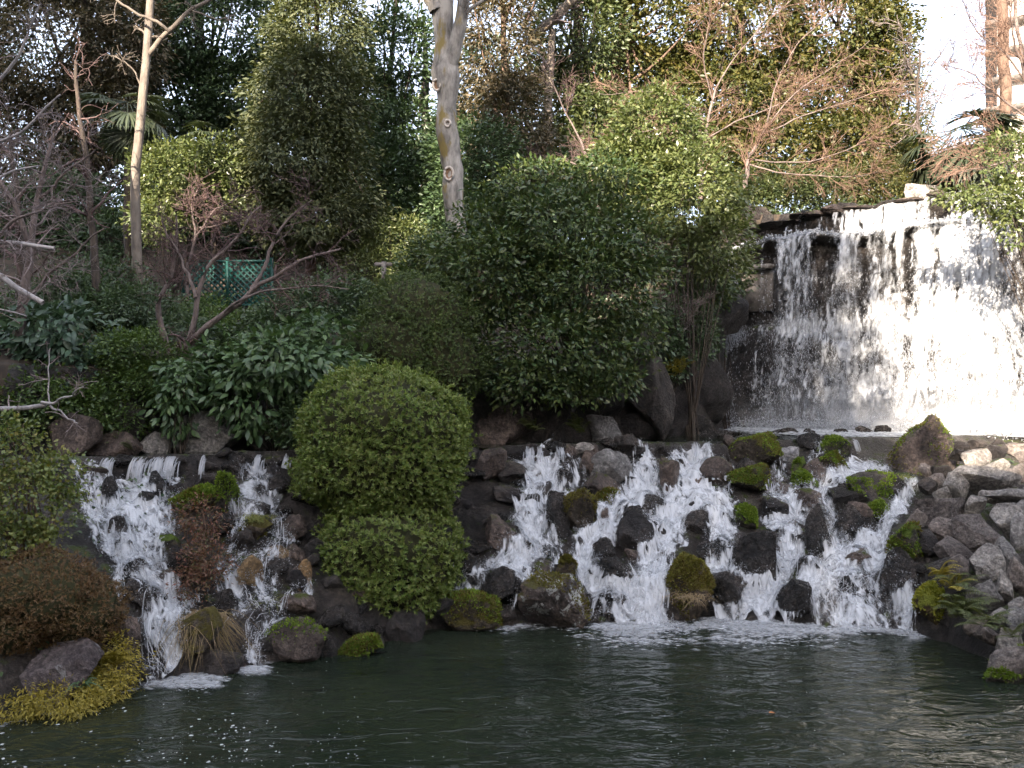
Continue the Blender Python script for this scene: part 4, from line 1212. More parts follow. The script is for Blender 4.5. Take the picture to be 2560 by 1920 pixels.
# scum line along the near bank
xs_ = np.linspace(0, 345, 160)
yb = np.interp(xs_, [0, 60, 180, 345], [1815, 1800, 1770, 1722]) + rw_.normal(0, 2.2, 160)
Yp = EYE * F / (yb * 0.4 - 384); Xp = (xs_ * 0.4 - 512) / F * Yp
FO.append(foam_np(np.stack([Xp, Yp], 1), rw_.uniform(.012, .05, 160), rw_.uniform(.006, .018, 160), rw_.uniform(.1, .5, 160), wave(Xp, Yp) + 0.009))
fv, ffc, fcv = cat3(*FO)
o = part('foam', fv, ffc, FOAM, None, False, 'stuff', cover=fcv)
o['label'] = 'white foam and drifting bubbles on the water'; o['category'] = 'foam'
# one fallen leaf afloat
Yp = EYE * F / (1786 * 0.4 - 384)
lv, lf = leaf_np(np.array([[(1922 * .4 - 512) / F * Yp, Yp, 0.02]]), np.array([[1.0, 0.2, 0]]), np.array([[0, 0, 1.0]]), 0.085, 0.06, 'l')
tag(part('fallen_leaf', lv, lf, plain_mat('orange_leaf', (0.36, 0.12, 0.02), (0.5, 0.2, 0.04), 0.6, 20), None, False, loc=lv[0]), 'small orange leaf floating alone on the dark pond', 'leaf')

# ------------------------------------------------------------------ plants: tools
def tubes_np(paths, rad, sides=4):
    """paths N,K,3; rad N,K"""
    N, K, _ = paths.shape
    tg = nrm(np.gradient(paths, axis=1))
    ref = np.where(np.abs(tg[..., 2:3]) > 0.9, np.array([1.0, 0, 0]), np.array([0, 0, 1.0]))
    a = nrm(np.cross(tg, ref))
    b = np.cross(tg, a)
    ang = np.linspace(0, 2 * np.pi, sides, endpoint=False)
    V = paths[:, :, None] + rad[:, :, None, None] * (a[:, :, None] * np.cos(ang)[None, None, :, None] + b[:, :, None] * np.sin(ang)[None, None, :, None])
    i = np.arange(N * K * sides).reshape(N, K, sides)
    j = np.roll(i, -1, axis=2)
    f = np.stack([i[:, :-1], j[:, :-1], j[:, 1:], i[:, 1:]], -1).reshape(-1, 4)
    return V.reshape(-1, 3), f

def smooth_path(pts, K):
    pts = np.array(pts, float)
    d = np.concatenate([[0], np.cumsum(np.linalg.norm(np.diff(pts, axis=0), axis=1))])
    q = np.linspace(0, d[-1], K)
    # cubic through the points by repeated chord averaging
    out = np.stack([np.interp(q, d, pts[:, k]) for k in range(3)], 1)
    for _ in range(2):
        out[1:-1] = out[1:-1] * 0.5 + (out[:-2] + out[2:]) * 0.25
    return out

def limb(pts, r0, r1, K=14, sides=7, wob=0.0, seed=0):
    p = smooth_path(pts, K)
    if wob:
        p = p + wob * np.stack([fbm(np.stack([np.arange(K) * 0.6, np.full(K, seed * 1.7 + c), np.zeros(K)], -1), seed + c, 2) for c in range(3)], 1)
    r = np.linspace(r0, r1, K)
    return p, r

def crown_np(ells, ncl, nl, cs, L, Wd, seed, kind='r', ragged=0.22, shell=0.55, droop=0.2, up=0.6, flat=0.6, front=0.45, out_=0.8, low=-1.0, spread=0.6, ldroop=.12):
    """ells: list of (centre, radii). returns leaf verts, faces, cluster centres"""
    r = np.random.RandomState(seed)
    vol = np.array([e[1][0] * e[1][1] * e[1][2] for e in ells]) ** 0.8
    k = r.choice(len(ells), ncl * 2, p=vol / vol.sum())
    C = np.array([e[0] for e in ells])[k]; R = np.array([e[1] for e in ells])[k]
    d = nrm(r.normal(size=(len(k), 3)))
    ok = (d[:, 1] < front) & (d[:, 2] > low)
    rad = shell + (1 - shell) * r.rand(len(k)) ** 0.7
    # an uneven outline
    bump = 1 + ragged * fbm(d * 2.2 + seed, seed, 2)
    cen = C + d * R * (rad * bump)[:, None]
    cen, d = cen[ok][:ncl], d[ok][:ncl]
    n = len(cen)
    off = r.normal(size=(n, nl, 3)) * np.array([1, 1, flat]) * cs
    pos = cen[:, None] + off
    ld = nrm(off / cs * 0.6 + d[:, None] * out_ + r.normal(size=(n, nl, 3)) * spread + np.array([0, 0, -droop]))
    ln = nrm(np.array([0, 0, up]) + d[:, None] * 0.5 + r.normal(size=(n, nl, 3)) * 0.55)
    LL = L * r.uniform(0.65, 1.3, n * nl)
    v, f = leaf_np(pos.reshape(-1, 3), ld.reshape(-1, 3), ln.reshape(-1, 3), LL, LL / L * Wd, kind, droop=ldroop)
    return v, f, cen

def ell_px(specs, Y0=None, depth=0.9):
    """(u, v, ru, rv, Y) in 1024-frame pixels -> world ellipsoids"""
    out = []
    for (u, v, ru, rv, Y) in specs:
        out.append((P(u, v, Y), np.array([ru * Y / F, depth * ru * Y / F, rv * Y / F])))
    return out

def gz(X, Y):
    return float(ground(X, Y))

def limbs_to(trunk, cen, n, r0, seed, frac=(0.25, 0.9)):
    r = np.random.RandomState(seed)
    k = r.choice(len(cen), min(n, len(cen)), replace=False)
    paths = []
    for c in cen[k]:
        t = r.uniform(*frac)
        a = trunk[int(t * (len(trunk) - 1))]
        m = (a + c) / 2 + np.array([0, 0, -0.12 * np.linalg.norm(c - a)])
        paths.append(smooth_path([a, m, c], 7))
    paths = np.array(paths)
    rad = np.linspace(1, 0.15, 7)[None] * r0 * r.uniform(0.5, 1, (len(paths), 1))
    return tubes_np(paths, rad, 4)

def q2t(f):
    return np.concatenate([f[:, [0, 1, 2]], f[:, [0, 2, 3]]]) if f.shape[1] == 4 else f

def tree(name, label, category, specs, leafm, barkm, ncl, nl, cs, L, Wd, seed, trunk=None, r0=0.22, group=None, nlimb=40, **kw):
    ells = ell_px(specs)
    v, f, cen = crown_np(ells, ncl, nl, cs, L, Wd, seed, **kw)
    Y = specs[0][4]
    if trunk is None:
        c = np.mean([e[0] for e in ells], 0)
        top = max(e[0][2] + e[1][2] * 0.6 for e in ells)
        b = np.array([c[0], Y, gz(c[0], Y) - 0.1])
        trunk = [b, (b + c) / 2 + np.array([0.15, 0, 0]), np.array([c[0] + 0.1, Y, top])]
    trunk = np.array(trunk, float)
    o = thing(name, label, category, trunk[0], group)
    tp, tr = limb(trunk, r0, r0 * 0.25, 16, wob=0.05, seed=seed)
    tv, tf = tubes_np(tp[None], tr[None], 8)
    part('trunk', tv, tf, BARK[barkm], o, True)
    nlimb = nlimb // 2
    if nlimb:
        lv, lf = limbs_to(tp, cen, nlimb, r0 * 0.28, seed + 5)
        part('limbs', lv, lf, BARK[barkm], o, True, 'stuff')
    part('crown', v, f, LEAF[leafm], o)
    return o

def shrub(name, label, specs, leafm, ncl, nl, cs, L, Wd, seed, barkm='dark', category='shrub', group=None, depth=0.8, stems=10, base=None, core=None, **kw):
    ells = ell_px(specs, depth=depth)
    v, f, cen = crown_np(ells, ncl, nl, cs, L, Wd, seed, **kw)
    c = ells[0][0]
    if base is None:
        base = np.array([c[0], c[1], gz(c[0], c[1])])
    base = np.array(base, float)
    o = thing(name, label, category, base, group)
    part('foliage', v, f, LEAF[leafm], o)
    r = np.random.RandomState(seed + 9)
    if stems:
        k = r.choice(len(cen), min(stems, len(cen)), replace=False)
        paths = np.array([smooth_path([base + r.normal(0, .08, 3) * [1, 1, 0], (base + q) / 2 + r.normal(0, .12, 3), q], 7) for q in cen[k]])
        sv, sf = tubes_np(paths, np.linspace(1, .3, 7)[None] * r.uniform(.012, .03, (len(paths), 1)), 4)
        part('stems', sv, sf, BARK[barkm], o, True, 'stuff')
    return o

def sprout(paths, rads, n, seed, lrange, ratio=0.5, tilt=0.9, K=6, grav=0.0, side=None, frac=(0.25, 1.0), wob=0.22):
    """children of every given path; returns (n*len, K, 3), radii"""
    r = np.random.RandomState(seed)
    P_, R_ = [], []
    for p, rd in zip(paths, rads):
        m = len(p)
        tl = np.linalg.norm(p[-1] - p[0])
        for _ in range(n):
            t = r.uniform(*frac)
            i = min(int(t * (m - 1)), m - 2)
            d0 = nrm(p[i + 1] - p[i])
            rv = nrm(r.normal(size=3))
            d = nrm(d0 * (1 - tilt * 0.5) + rv * tilt + (side if side is not None else 0))
            ln = r.uniform(*lrange) * (1.15 - 0.5 * t)
            pts = [p[i]]
            dd = d.copy()
            for k in range(K - 1):
                dd = nrm(dd + r.normal(0, wob, 3) + np.array([0, 0, grav]))
                pts.append(pts[-1] + dd * ln / (K - 1))
            P_.append(pts)
            a = rd[i] * ratio * r.uniform(0.6, 1.0)
            R_.append(np.linspace(a, a * 0.35, K))
    return np.array(P_), np.array(R_)

def bare_tree(name, label, limbs, barkm, twigm, seed, n1=5, n2_=4, n3=3, l1=(0.5, 1.2), l2=(0.3, 0.7), l3=(0.15, 0.4), rmin=0.005, grav=0.0, side=None, group=None, tilt=0.9, sides=7, frac=(0.25, 1.0), wob=0.22, category='tree', ratio=0.5):
    """limbs: list of (world pts, r0, r1)"""
    o = thing(name, label, category, limbs[0][0][0], group)
    ps, rs_ = [], []
    for q, (pts, r0, r1) in enumerate(limbs):
        p, r = limb(pts, r0, r1, 14, wob=0.04, seed=seed + q)
        ps.append(p); rs_.append(r)
    tv, tf = tubes_np(np.array(ps[:1]), np.array(rs_[:1]), sides + 2)
    part('trunk', tv, tf, BARK[barkm], o, True)
    if len(ps) > 1:
        for p, r in zip(ps[1:], rs_[1:]):
            bv, bf = tubes_np(p[None], r[None], sides)
            part('branch', bv, bf, BARK[barkm], o, True)
    P1, R1 = sprout(ps, rs_, n1, seed, l1, ratio=ratio, tilt=tilt, grav=grav, side=side, frac=frac, wob=wob)
    P2, R2 = sprout(P1, R1, n2_, seed + 1, l2, tilt=tilt, grav=grav, side=side, wob=wob)
    R1 = np.maximum(R1, rmin * 1.3); R2 = np.maximum(R2, rmin)
    vf = [tubes_np(P1, R1, 4), tubes_np(P2, R2, 3)]
    if n3:
        P3, R3 = sprout(P2, R2, n3, seed + 2, l3, tilt=tilt, K=4, grav=grav, side=side, wob=wob)
        vf.append(tubes_np(P3, np.maximum(R3, rmin * 0.85), 3))
    part('twigs', *cat(*vf), BARK[twigm], o, True, 'stuff')
    return o

# ------------------------------------------------------------------ woodland behind
tree('conifer_tree', 'brownish conifer filling the upper left corner', 'tree', [(55, 50, 85, 75, 31), (100, 115, 55, 55, 31), (15, 135, 45, 60, 31), (130, 40, 40, 60, 31), (60, -70, 70, 80, 31)], 'browncon', 'dark', 1900, 22, 0.28, 0.20, 0.07, 11, trunk=[P(92, 290, 31), P(90, 120, 31), P(84, -60, 31)], r0=.3, nlimb=70, droop=.5, flat=.4)
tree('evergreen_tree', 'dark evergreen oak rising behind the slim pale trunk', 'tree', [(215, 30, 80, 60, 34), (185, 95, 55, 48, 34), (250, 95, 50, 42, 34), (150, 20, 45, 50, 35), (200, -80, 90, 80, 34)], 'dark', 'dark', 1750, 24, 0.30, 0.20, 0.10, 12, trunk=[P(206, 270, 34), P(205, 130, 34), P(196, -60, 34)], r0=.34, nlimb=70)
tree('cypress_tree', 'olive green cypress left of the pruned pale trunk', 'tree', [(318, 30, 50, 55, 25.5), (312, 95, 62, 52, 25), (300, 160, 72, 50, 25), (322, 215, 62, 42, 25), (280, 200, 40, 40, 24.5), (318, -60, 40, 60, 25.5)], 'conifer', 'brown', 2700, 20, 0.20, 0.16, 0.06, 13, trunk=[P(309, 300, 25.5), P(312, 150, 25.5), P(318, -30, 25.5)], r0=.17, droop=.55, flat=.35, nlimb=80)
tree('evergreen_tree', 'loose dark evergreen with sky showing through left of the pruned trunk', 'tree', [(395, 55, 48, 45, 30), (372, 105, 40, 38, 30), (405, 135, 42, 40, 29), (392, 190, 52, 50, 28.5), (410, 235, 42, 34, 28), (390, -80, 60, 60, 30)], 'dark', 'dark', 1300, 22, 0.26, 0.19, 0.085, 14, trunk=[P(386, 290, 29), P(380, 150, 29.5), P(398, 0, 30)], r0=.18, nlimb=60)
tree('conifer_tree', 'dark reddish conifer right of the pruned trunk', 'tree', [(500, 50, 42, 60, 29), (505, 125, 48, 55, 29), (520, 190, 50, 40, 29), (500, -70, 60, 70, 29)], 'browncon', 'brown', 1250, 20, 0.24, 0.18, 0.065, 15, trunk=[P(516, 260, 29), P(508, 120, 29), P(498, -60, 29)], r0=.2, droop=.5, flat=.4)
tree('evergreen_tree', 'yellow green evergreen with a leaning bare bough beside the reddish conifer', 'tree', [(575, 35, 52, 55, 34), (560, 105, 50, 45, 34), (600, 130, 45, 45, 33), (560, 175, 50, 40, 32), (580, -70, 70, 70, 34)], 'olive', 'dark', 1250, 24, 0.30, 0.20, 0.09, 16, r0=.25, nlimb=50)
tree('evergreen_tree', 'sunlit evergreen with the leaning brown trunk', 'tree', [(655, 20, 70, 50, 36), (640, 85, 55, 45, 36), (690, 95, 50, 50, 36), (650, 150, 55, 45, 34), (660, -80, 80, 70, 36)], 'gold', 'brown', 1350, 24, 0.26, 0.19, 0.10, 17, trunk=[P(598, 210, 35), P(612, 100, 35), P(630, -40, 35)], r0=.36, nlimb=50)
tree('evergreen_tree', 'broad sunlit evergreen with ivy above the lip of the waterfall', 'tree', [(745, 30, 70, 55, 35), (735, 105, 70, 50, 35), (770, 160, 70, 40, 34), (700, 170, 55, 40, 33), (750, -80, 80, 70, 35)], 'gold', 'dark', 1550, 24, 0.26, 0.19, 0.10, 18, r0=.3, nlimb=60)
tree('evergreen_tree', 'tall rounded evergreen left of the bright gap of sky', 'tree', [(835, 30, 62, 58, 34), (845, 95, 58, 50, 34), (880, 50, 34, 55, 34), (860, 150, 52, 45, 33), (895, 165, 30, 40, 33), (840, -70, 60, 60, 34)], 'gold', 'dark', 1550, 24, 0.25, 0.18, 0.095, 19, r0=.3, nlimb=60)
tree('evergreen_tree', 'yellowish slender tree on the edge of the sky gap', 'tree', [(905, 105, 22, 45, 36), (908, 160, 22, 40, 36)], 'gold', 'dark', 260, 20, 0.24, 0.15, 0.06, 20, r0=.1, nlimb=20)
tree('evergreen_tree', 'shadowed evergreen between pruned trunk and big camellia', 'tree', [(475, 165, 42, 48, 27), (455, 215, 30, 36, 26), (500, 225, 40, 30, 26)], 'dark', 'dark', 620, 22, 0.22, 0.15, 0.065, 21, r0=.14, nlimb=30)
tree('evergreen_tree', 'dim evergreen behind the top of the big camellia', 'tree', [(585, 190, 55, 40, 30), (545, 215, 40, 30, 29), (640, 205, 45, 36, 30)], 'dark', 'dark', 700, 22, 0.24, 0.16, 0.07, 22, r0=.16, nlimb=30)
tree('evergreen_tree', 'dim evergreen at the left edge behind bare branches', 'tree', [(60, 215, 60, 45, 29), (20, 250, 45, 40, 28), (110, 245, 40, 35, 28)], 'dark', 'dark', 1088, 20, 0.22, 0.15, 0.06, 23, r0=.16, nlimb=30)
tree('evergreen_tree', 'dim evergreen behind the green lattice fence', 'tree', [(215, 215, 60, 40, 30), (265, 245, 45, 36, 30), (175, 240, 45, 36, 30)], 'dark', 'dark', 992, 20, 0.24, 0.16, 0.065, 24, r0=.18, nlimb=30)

tree('evergreen_tree', 'dark evergreen far behind the brownish conifer', 'tree', [(40, 95, 70, 60, 38), (110, 150, 60, 50, 38), (150, 80, 50, 60, 39), (60, 180, 60, 40, 37)], 'dark', 'dark', 380, 22, 0.34, 0.20, 0.09, 25, r0=.3, nlimb=30)
tree('evergreen_tree', 'dark evergreen far behind the loose evergreen', 'tree', [(360, 190, 60, 50, 37), (430, 190, 50, 60, 37), (480, 80, 34, 50, 39)], 'dark', 'dark', 700, 22, 0.34, 0.20, 0.09, 27, r0=.3, nlimb=30)
tree('evergreen_tree', 'solid dark tree far behind the sunlit evergreens', 'tree', [(610, 110, 80, 80, 43), (710, 120, 80, 80, 43), (800, 130, 70, 70, 43), (560, 170, 60, 50, 43), (850, 170, 50, 50, 43)], 'olive', 'dark', 820, 16, 0.45, 0.34, 0.20, 28, r0=.3, nlimb=20)
tree('evergreen_tree', 'solid dark tree far behind the cypress', 'tree', [(300, 140, 60, 70, 42), (360, 170, 50, 60, 42), (215, 170, 60, 60, 42), (480, 170, 60, 60, 42), (110, 190, 70, 50, 42)], 'dark', 'dark', 1000, 16, 0.45, 0.34, 0.20, 29, r0=.3, nlimb=20)
# pruned tree with a thick pale trunk and cut limbs
pt = thing('pruned_tree', 'thick pale pruned trunk with cut branch scars and yellow lichen', 'tree', P(459, 245, 23.5))
tp, tr = limb([P(459, 250, 23.5), P(454, 200, 23.5), P(449, 150, 23.5), P(446, 110, 23.5), P(446, 80, 23.5), P(444, 40, 23.5), P(441, 0, 23.5), P(440, -40, 23.4)], 0.30, 0.42, 30, wob=.02, seed=3)
tr = np.interp(np.linspace(0, 1, 30), [0, .2, .45, .6, .72, 1], [.22, .25, .27, .33, .27, .40])
tv, tf = tubes_np(tp[None], tr[None], 18)
tv += nrm(tv - np.repeat(tp, 18, 0)) * (0.085 * fbm(tv * 2.4, 7, 4))[:, None]
part('trunk', tv, tf, BARK['pale'], pt, True)
for (pts, r0, r1) in [([P(448, 72, 23.4), P(455, 50, 23.3), P(461, 25, 23.2), P(468, -20, 23.2)], .20, .15), ([P(462, 30, 23.2), P(466, 12, 23.1), P(478, 2, 23.0), P(500, -8, 23)], .06, .03), ([P(439, 10, 23.4), P(431, -6, 23.4), P(424, -30, 23.4)], .25, .2)]:
    p, r = limb(pts, r0, r1, 10, wob=.03)
    part('branch', *tubes_np(p[None], r[None], 10), BARK['pale'], pt, True)
P1, R1 = sprout([limb([P(462, 20, 23.1), P(470, -10, 23)], .04, .02, 8)[0]], [np.linspace(.04, .02, 8)], 10, 5, (.5, 1.2))
part('twigs', *tubes_np(P1, np.maximum(R1, .008), 4), BARK['slim'], pt, True)
for (u, v, w, h) in [(437.5, 88, 7.5, 11), (448.5, 127, 6, 6.5), (449.5, 176, 9, 13)]:
    c = P(u, v, 23.5)
    k = int(np.argmin(np.abs(tp[:, 2] - c[2])))
    c[1] = tp[k][1] - math.sqrt(max(tr[k] ** 2 - (c[0] - tp[k][0]) ** 2, .01)) - 0.0
    rx, rz = w * .5 * 23.5 / F, h * .5 * 23.5 / F
    a = np.linspace(0, 2 * np.pi, 15)
    ring = np.stack([c[0] + rx * np.cos(a), np.full(15, c[1] - .05), c[2] + rz * np.sin(a)], 1)
    sr = part('scar_rim', *tubes_np(ring[None], np.full((1, 15), .034), 6), CALLUS, pt, True)
    dv = np.concatenate([np.stack([c[0] + rx * .9 * np.cos(a[:-1]), np.full(14, c[1] - .05), c[2] + rz * .9 * np.sin(a[:-1])], 1), c[None] + np.array([[0, .05, -rz * .2]])])
    so = part('scar', dv, np.array([[i, (i + 1) % 14, 14] for i in range(14)]), CUTWOOD, None, loc=pt.location)
    so.parent = sr; so.location = (0, 0, 0)

# slim straight tree
sl = [([P(138, 298, 21), P(137, 230, 21), P(134, 185, 21), P(140, 130, 21), P(145, 80, 21), P(151, 20, 21), P(153, -40, 21)], .125, .085),
      ([P(147, 58, 21), P(160, 38, 20.9), P(172, 28, 20.8), P(188, 12, 20.8), P(214, -4, 20.8)], .065, .04),
      ([P(168, 30, 20.8), P(155, 22, 20.7), P(140, 14, 20.6), P(118, 2, 20.5), P(95, -12, 20.4)], .04, .022),
      ([P(142, 92, 21), P(134, 70, 20.9), P(125, 62, 20.8), P(112, 56, 20.8)], .025, .012),
      ([P(190, 10, 20.8), P(205, 16, 20.7), P(220, 20, 20.6), P(236, 14, 20.5)], .025, .012)]
bare_tree('slim_tree', 'slim straight tree with a smooth pale bent trunk', sl, 'slim', 'slim', 31, n1=3, n2_=4, n3=2, l1=(.3, .9), l2=(.2, .5), l3=(.1, .3), rmin=.006, frac=(.72, 1))
# many branched maple before the fence
mp_ = [([P(168, 392, 17.5), P(178, 360, 17.4), P(190, 340, 17.3)], .11, .085),
       ([P(188, 342, 17.3), P(200, 330, 17.2), P(222, 318, 17.1), P(250, 292, 17.0), P(280, 272, 16.9), P(312, 256, 16.8), P(340, 250, 16.8)], .07, .018),
       ([P(190, 338, 17.3), P(196, 300, 17.2), P(205, 270, 17.2), P(240, 235, 17.1), P(262, 205, 17)], .06, .016),
       ([P(168, 362, 17.6), P(162, 335, 17.6), P(158, 315, 17.5), P(152, 305, 17.5), P(168, 285, 17.4), P(178, 255, 17.4), P(176, 215, 17.3)], .075, .016),
       ([P(252, 290, 17.0), P(262, 268, 17.1), P(275, 240, 17.2), P(290, 215, 17.2), P(312, 200, 17.2)], .045, .012),
       ([P(197, 300, 17.2), P(186, 270, 17.3), P(170, 240, 17.3), P(162, 215, 17.3)], .04, .012),
       ([P(220, 318, 17.1), P(240, 300, 16.8), P(270, 290, 16.6), P(310, 285, 16.5), P(350, 290, 16.5)], .03, .01)]
bare_tree('maple_tree', 'leafless many stemmed maple in front of the green lattice fence', mp_, 'maple', 'purple', 32, n1=9, n2_=5, n3=3, l1=(.4, 1.1), l2=(.25, .6), l3=(.12, .35), rmin=.0042, frac=(.45, 1), tilt=.8)
rt = [([P(186, 300, 22.5), P(190, 260, 22.5), P(195, 235, 22.5)], .05, .035), ([P(195, 236, 22.5), P(215, 210, 22.4), P(245, 195, 22.3)], .03, .01), ([P(195, 236, 22.5), P(190, 205, 22.5), P(200, 185, 22.4)], .03, .01), ([P(200, 228, 22.5), P(230, 222, 22.4), P(262, 215, 22.3)], .025, .01)]
bare_tree('maple_tree', 'small maple with a haze of dark red twigs above the fence', rt, 'maple', 'purple', 33, n1=12, n2_=5, n3=3, l1=(.4, 1.1), l2=(.25, .6), l3=(.12, .35), rmin=.006)
# grey bare trees at the left edge
gt = [([P(12, 360, 16.5), P(22, 300, 16.5), P(34, 240, 16.5), P(36, 190, 16.5), P(52, 150, 16.5), P(62, 120, 16.4)], .11, .02),
      ([P(30, 255, 16.5), P(18, 215, 16.3), P(5, 185, 16.2), P(-20, 160, 16)], .06, .03),
      ([P(36, 200, 16.5), P(70, 170, 16.4), P(95, 150, 16.3)], .035, .01),
      ([P(20, 310, 16.5), P(48, 275, 16.3), P(85, 245, 16.2), P(105, 228, 16.1)], .04, .012),
      ([P(-15, 260, 16), P(12, 220, 15.9), P(45, 208, 15.8), P(80, 202, 15.8)], .04, .01)]
bare_tree('bare_tree', 'grey leafless tree with tangled twigs at the left edge', gt, 'maple', 'greytwig', 34, n1=9, n2_=5, n3=3, l1=(.4, 1.2), l2=(.25, .7), l3=(.12, .4), rmin=.0045, frac=(.3, 1))
wt = [([np.array([-10.2, 12.6, 1.5]), np.array([-10.0, 12.8, 4]), np.array([-9.8, 13, 6.0]), np.array([-9.6, 13, 8.5])], .2, .12),
      ([np.array([-9.85, 13, 5.0]), P(-25, 262, 13.2), P(2, 279, 13.2), P(22, 294, 13.2), P(42, 303, 13.2)], .075, .04),
      ([np.array([-9.8, 13, 5.6]), P(-25, 236, 13.2), P(8, 243, 13.2), P(30, 246, 13.2), P(55, 248, 13.2)], .06, .028),
      ([np.array([-9.7, 13, 7.6]), P(-20, 100, 13.2), P(10, 70, 13.1), P(30, 40, 13), P(42, 5, 13)], .05, .012),
      ([np.array([-9.7, 13, 7.2]), P(-20, 150, 13.2), P(10, 140, 13.1), P(38, 118, 13), P(60, 96, 13)], .05, .012),
      ([np.array([-9.8, 13, 6.4]), P(-20, 190, 13.2), P(8, 172, 13.1), P(40, 165, 13)], .05, .012),
      ([np.array([-9.9, 13, 4.6]), P(-20, 300, 13.2), P(5, 312, 13.1), P(28, 318, 13)], .03, .01)]
bare_tree('bare_tree', 'whitish boughs reaching in from the left edge', wt, 'white', 'greytwig', 35, n1=9, n2_=4, n3=2, l1=(.3, .9), l2=(.2, .5), l3=(.1, .3), rmin=.004, frac=(.45, 1))
lb = [([np.array([-9.5, 12, 2.2]), P(-30, 408, 12.4), P(0, 410, 12.4), P(25, 410, 12.4), P(45, 405, 12.4)], .05, .032),
      ([P(44, 405, 12.4), P(62, 400, 12.3), P(76, 394, 12.2), P(84, 386, 12.2)], .022, .009), ([P(47, 406, 12.4), P(60, 412, 12.3), P(72, 420, 12.3), P(80, 424, 12.2)], .018, .007), ([P(46, 404, 12.4), P(49, 380, 12.4), P(50, 350, 12.5)], .012, .006)]
bare_tree('bare_branch', 'low whitish bare branch above the pale leaved shrub', lb, 'white', 'greytwig', 36, n1=5, n2_=3, n3=0, l1=(.15, .5), l2=(.1, .3), rmin=.004, frac=(.5, 1), category='branch')
# thin trunks in the shade at left
for q, (u0, v0, u1, v1, Y, r0, lab) in enumerate([(98, 316, 84, 150, 19.5, .10, 'thin purple grey trunk left of the slim pale tree'), (20, 345, 20, 230, 18.5, .12, 'shadowy trunk behind the glossy shrub at the left edge')]):
    bare_tree('bare_tree', lab, [([P(u0, v0, Y), P((u0 + u1) / 2 + 2, (v0 + v1) / 2, Y), P(u1, v1, Y), P(u1 - 8, v1 - 90, Y)], r0, r0 * .35)], 'dark', 'purple', 37 + q, n1=16, n2_=4, n3=2, l1=(.6, 1.6), l2=(.3, .8), l3=(.2, .4), rmin=.006, frac=(.35, 1))
# sweeping maples over the waterfall
def sweep(label, root, dirs, seed, Y, twig='redtwig', n1=18, group=None):
    ls = [(root, .08, .035)]
    for d in dirs:
        ls.append(([P(u, v, y) for (u, v, y) in d], .028, .007))
    return bare_tree('maple_tree', label, ls, 'maple', twig, seed, n1=n1, n2_=5, n3=3, l1=(.5, 1.3), l2=(.3, .8), l3=(.15, .5), rmin=.005, ratio=.32, tilt=.6, frac=(.2, 1), wob=.14)
sweep('leafless maple with long reddish twigs sweeping over the waterfall top', [P(745, 190, 27.5), P(748, 160, 27.4), P(765, 130, 27.3)],
      [[(762, 135, 27.3), (800, 118, 27), (850, 100, 26.8), (905, 84, 26.6)], [(750, 160, 27.4), (800, 165, 27), (850, 150, 26.8), (900, 120, 26.6)], [(748, 165, 27.4), (790, 175, 27), (840, 178, 26.8), (880, 172, 26.6)],
       [(760, 138, 27.3), (790, 95, 27), (830, 70, 27), (870, 40, 26.8)], [(765, 130, 27.3), (775, 80, 27), (800, 40, 27), (840, 5, 27)]], 41, 27, n1=18)
sweep('leafless maple with pinkish twigs in front of the sunlit evergreens', [P(700, 200, 28.5), P(705, 130, 28.4), P(715, 90, 28.3)],
      [[(705, 140, 28.4), (740, 120, 28.2), (790, 100, 28), (840, 85, 28)], [(708, 125, 28.4), (680, 100, 28.2), (640, 90, 28), (600, 95, 28)], [(715, 90, 28.3), (735, 55, 28.2), (770, 20, 28), (800, -10, 28)],
       [(712, 100, 28.3), (700, 60, 28.2), (712, 20, 28), (705, -20, 28)], [(704, 150, 28.4), (670, 140, 28.2), (630, 135, 28), (590, 140, 28)]], 42, 28)
sweep('small leafless maple with brown twigs above the big camellia', [P(600, 215, 26.5), P(590, 170, 26.5), P(580, 140, 26.5)],
      [[(585, 160, 26.5), (620, 140, 26.3), (660, 128, 26.2), (700, 130, 26)], [(580, 140, 26.5), (560, 100, 26.4), (545, 60, 26.3), (520, 30, 26.2)], [(590, 170, 26.5), (560, 160, 26.3), (530, 165, 26.2), (505, 180, 26)]], 43, 26, 'purple', 10)
sweep('reddish leafless tree crowding the upper right corner', [P(1040, 190, 21.5), P(1035, 120, 21.5), P(1020, 60, 21.5), P(1015, 0, 21.5)],
      [[(1030, 120, 21.5), (1000, 95, 21.3), (965, 70, 21.2), (935, 62, 21)], [(1025, 80, 21.5), (1000, 50, 21.3), (975, 30, 21.2), (960, -5, 21)], [(1035, 140, 21.5), (1005, 135, 21.3), (970, 140, 21.2), (940, 152, 21)],
       [(1038, 160, 21.5), (1010, 160, 21.3), (985, 168, 21.2), (960, 172, 21)], [(1020, 60, 21.5), (1010, 30, 21.3), (1012, 0, 21.2), (1005, -30, 21)]], 44, 21, 'redtwig', 16)
bt = [([P(922, 200, 28), P(922, 150, 28), P(916, 100, 28), P(920, 50, 28)], .09, .03), ([P(921, 140, 28), P(935, 110, 28), P(945, 85, 28)], .03, .01), ([P(918, 110, 28), P(930, 70, 28), P(950, 40, 28)], .03, .01), ([P(919, 90, 28), P(905, 60, 28), P(900, 20, 28)], .03, .01)]
bare_tree('bare_tree', 'thin bare tree standing in the bright gap of sky', bt, 'dark', 'greytwig', 45, n1=9, n2_=4, n3=2, l1=(.6, 1.4), l2=(.3, .8), l3=(.2, .5), rmin=.006)
bough = [([P(545, 200, 31), P(548, 120, 31), P(552, 30, 31)], .2, .12), ([P(530, 38, 31), P(552, 22, 30.8), P(568, 4, 30.6), P(585, -12, 30.5)], .17, .13)]
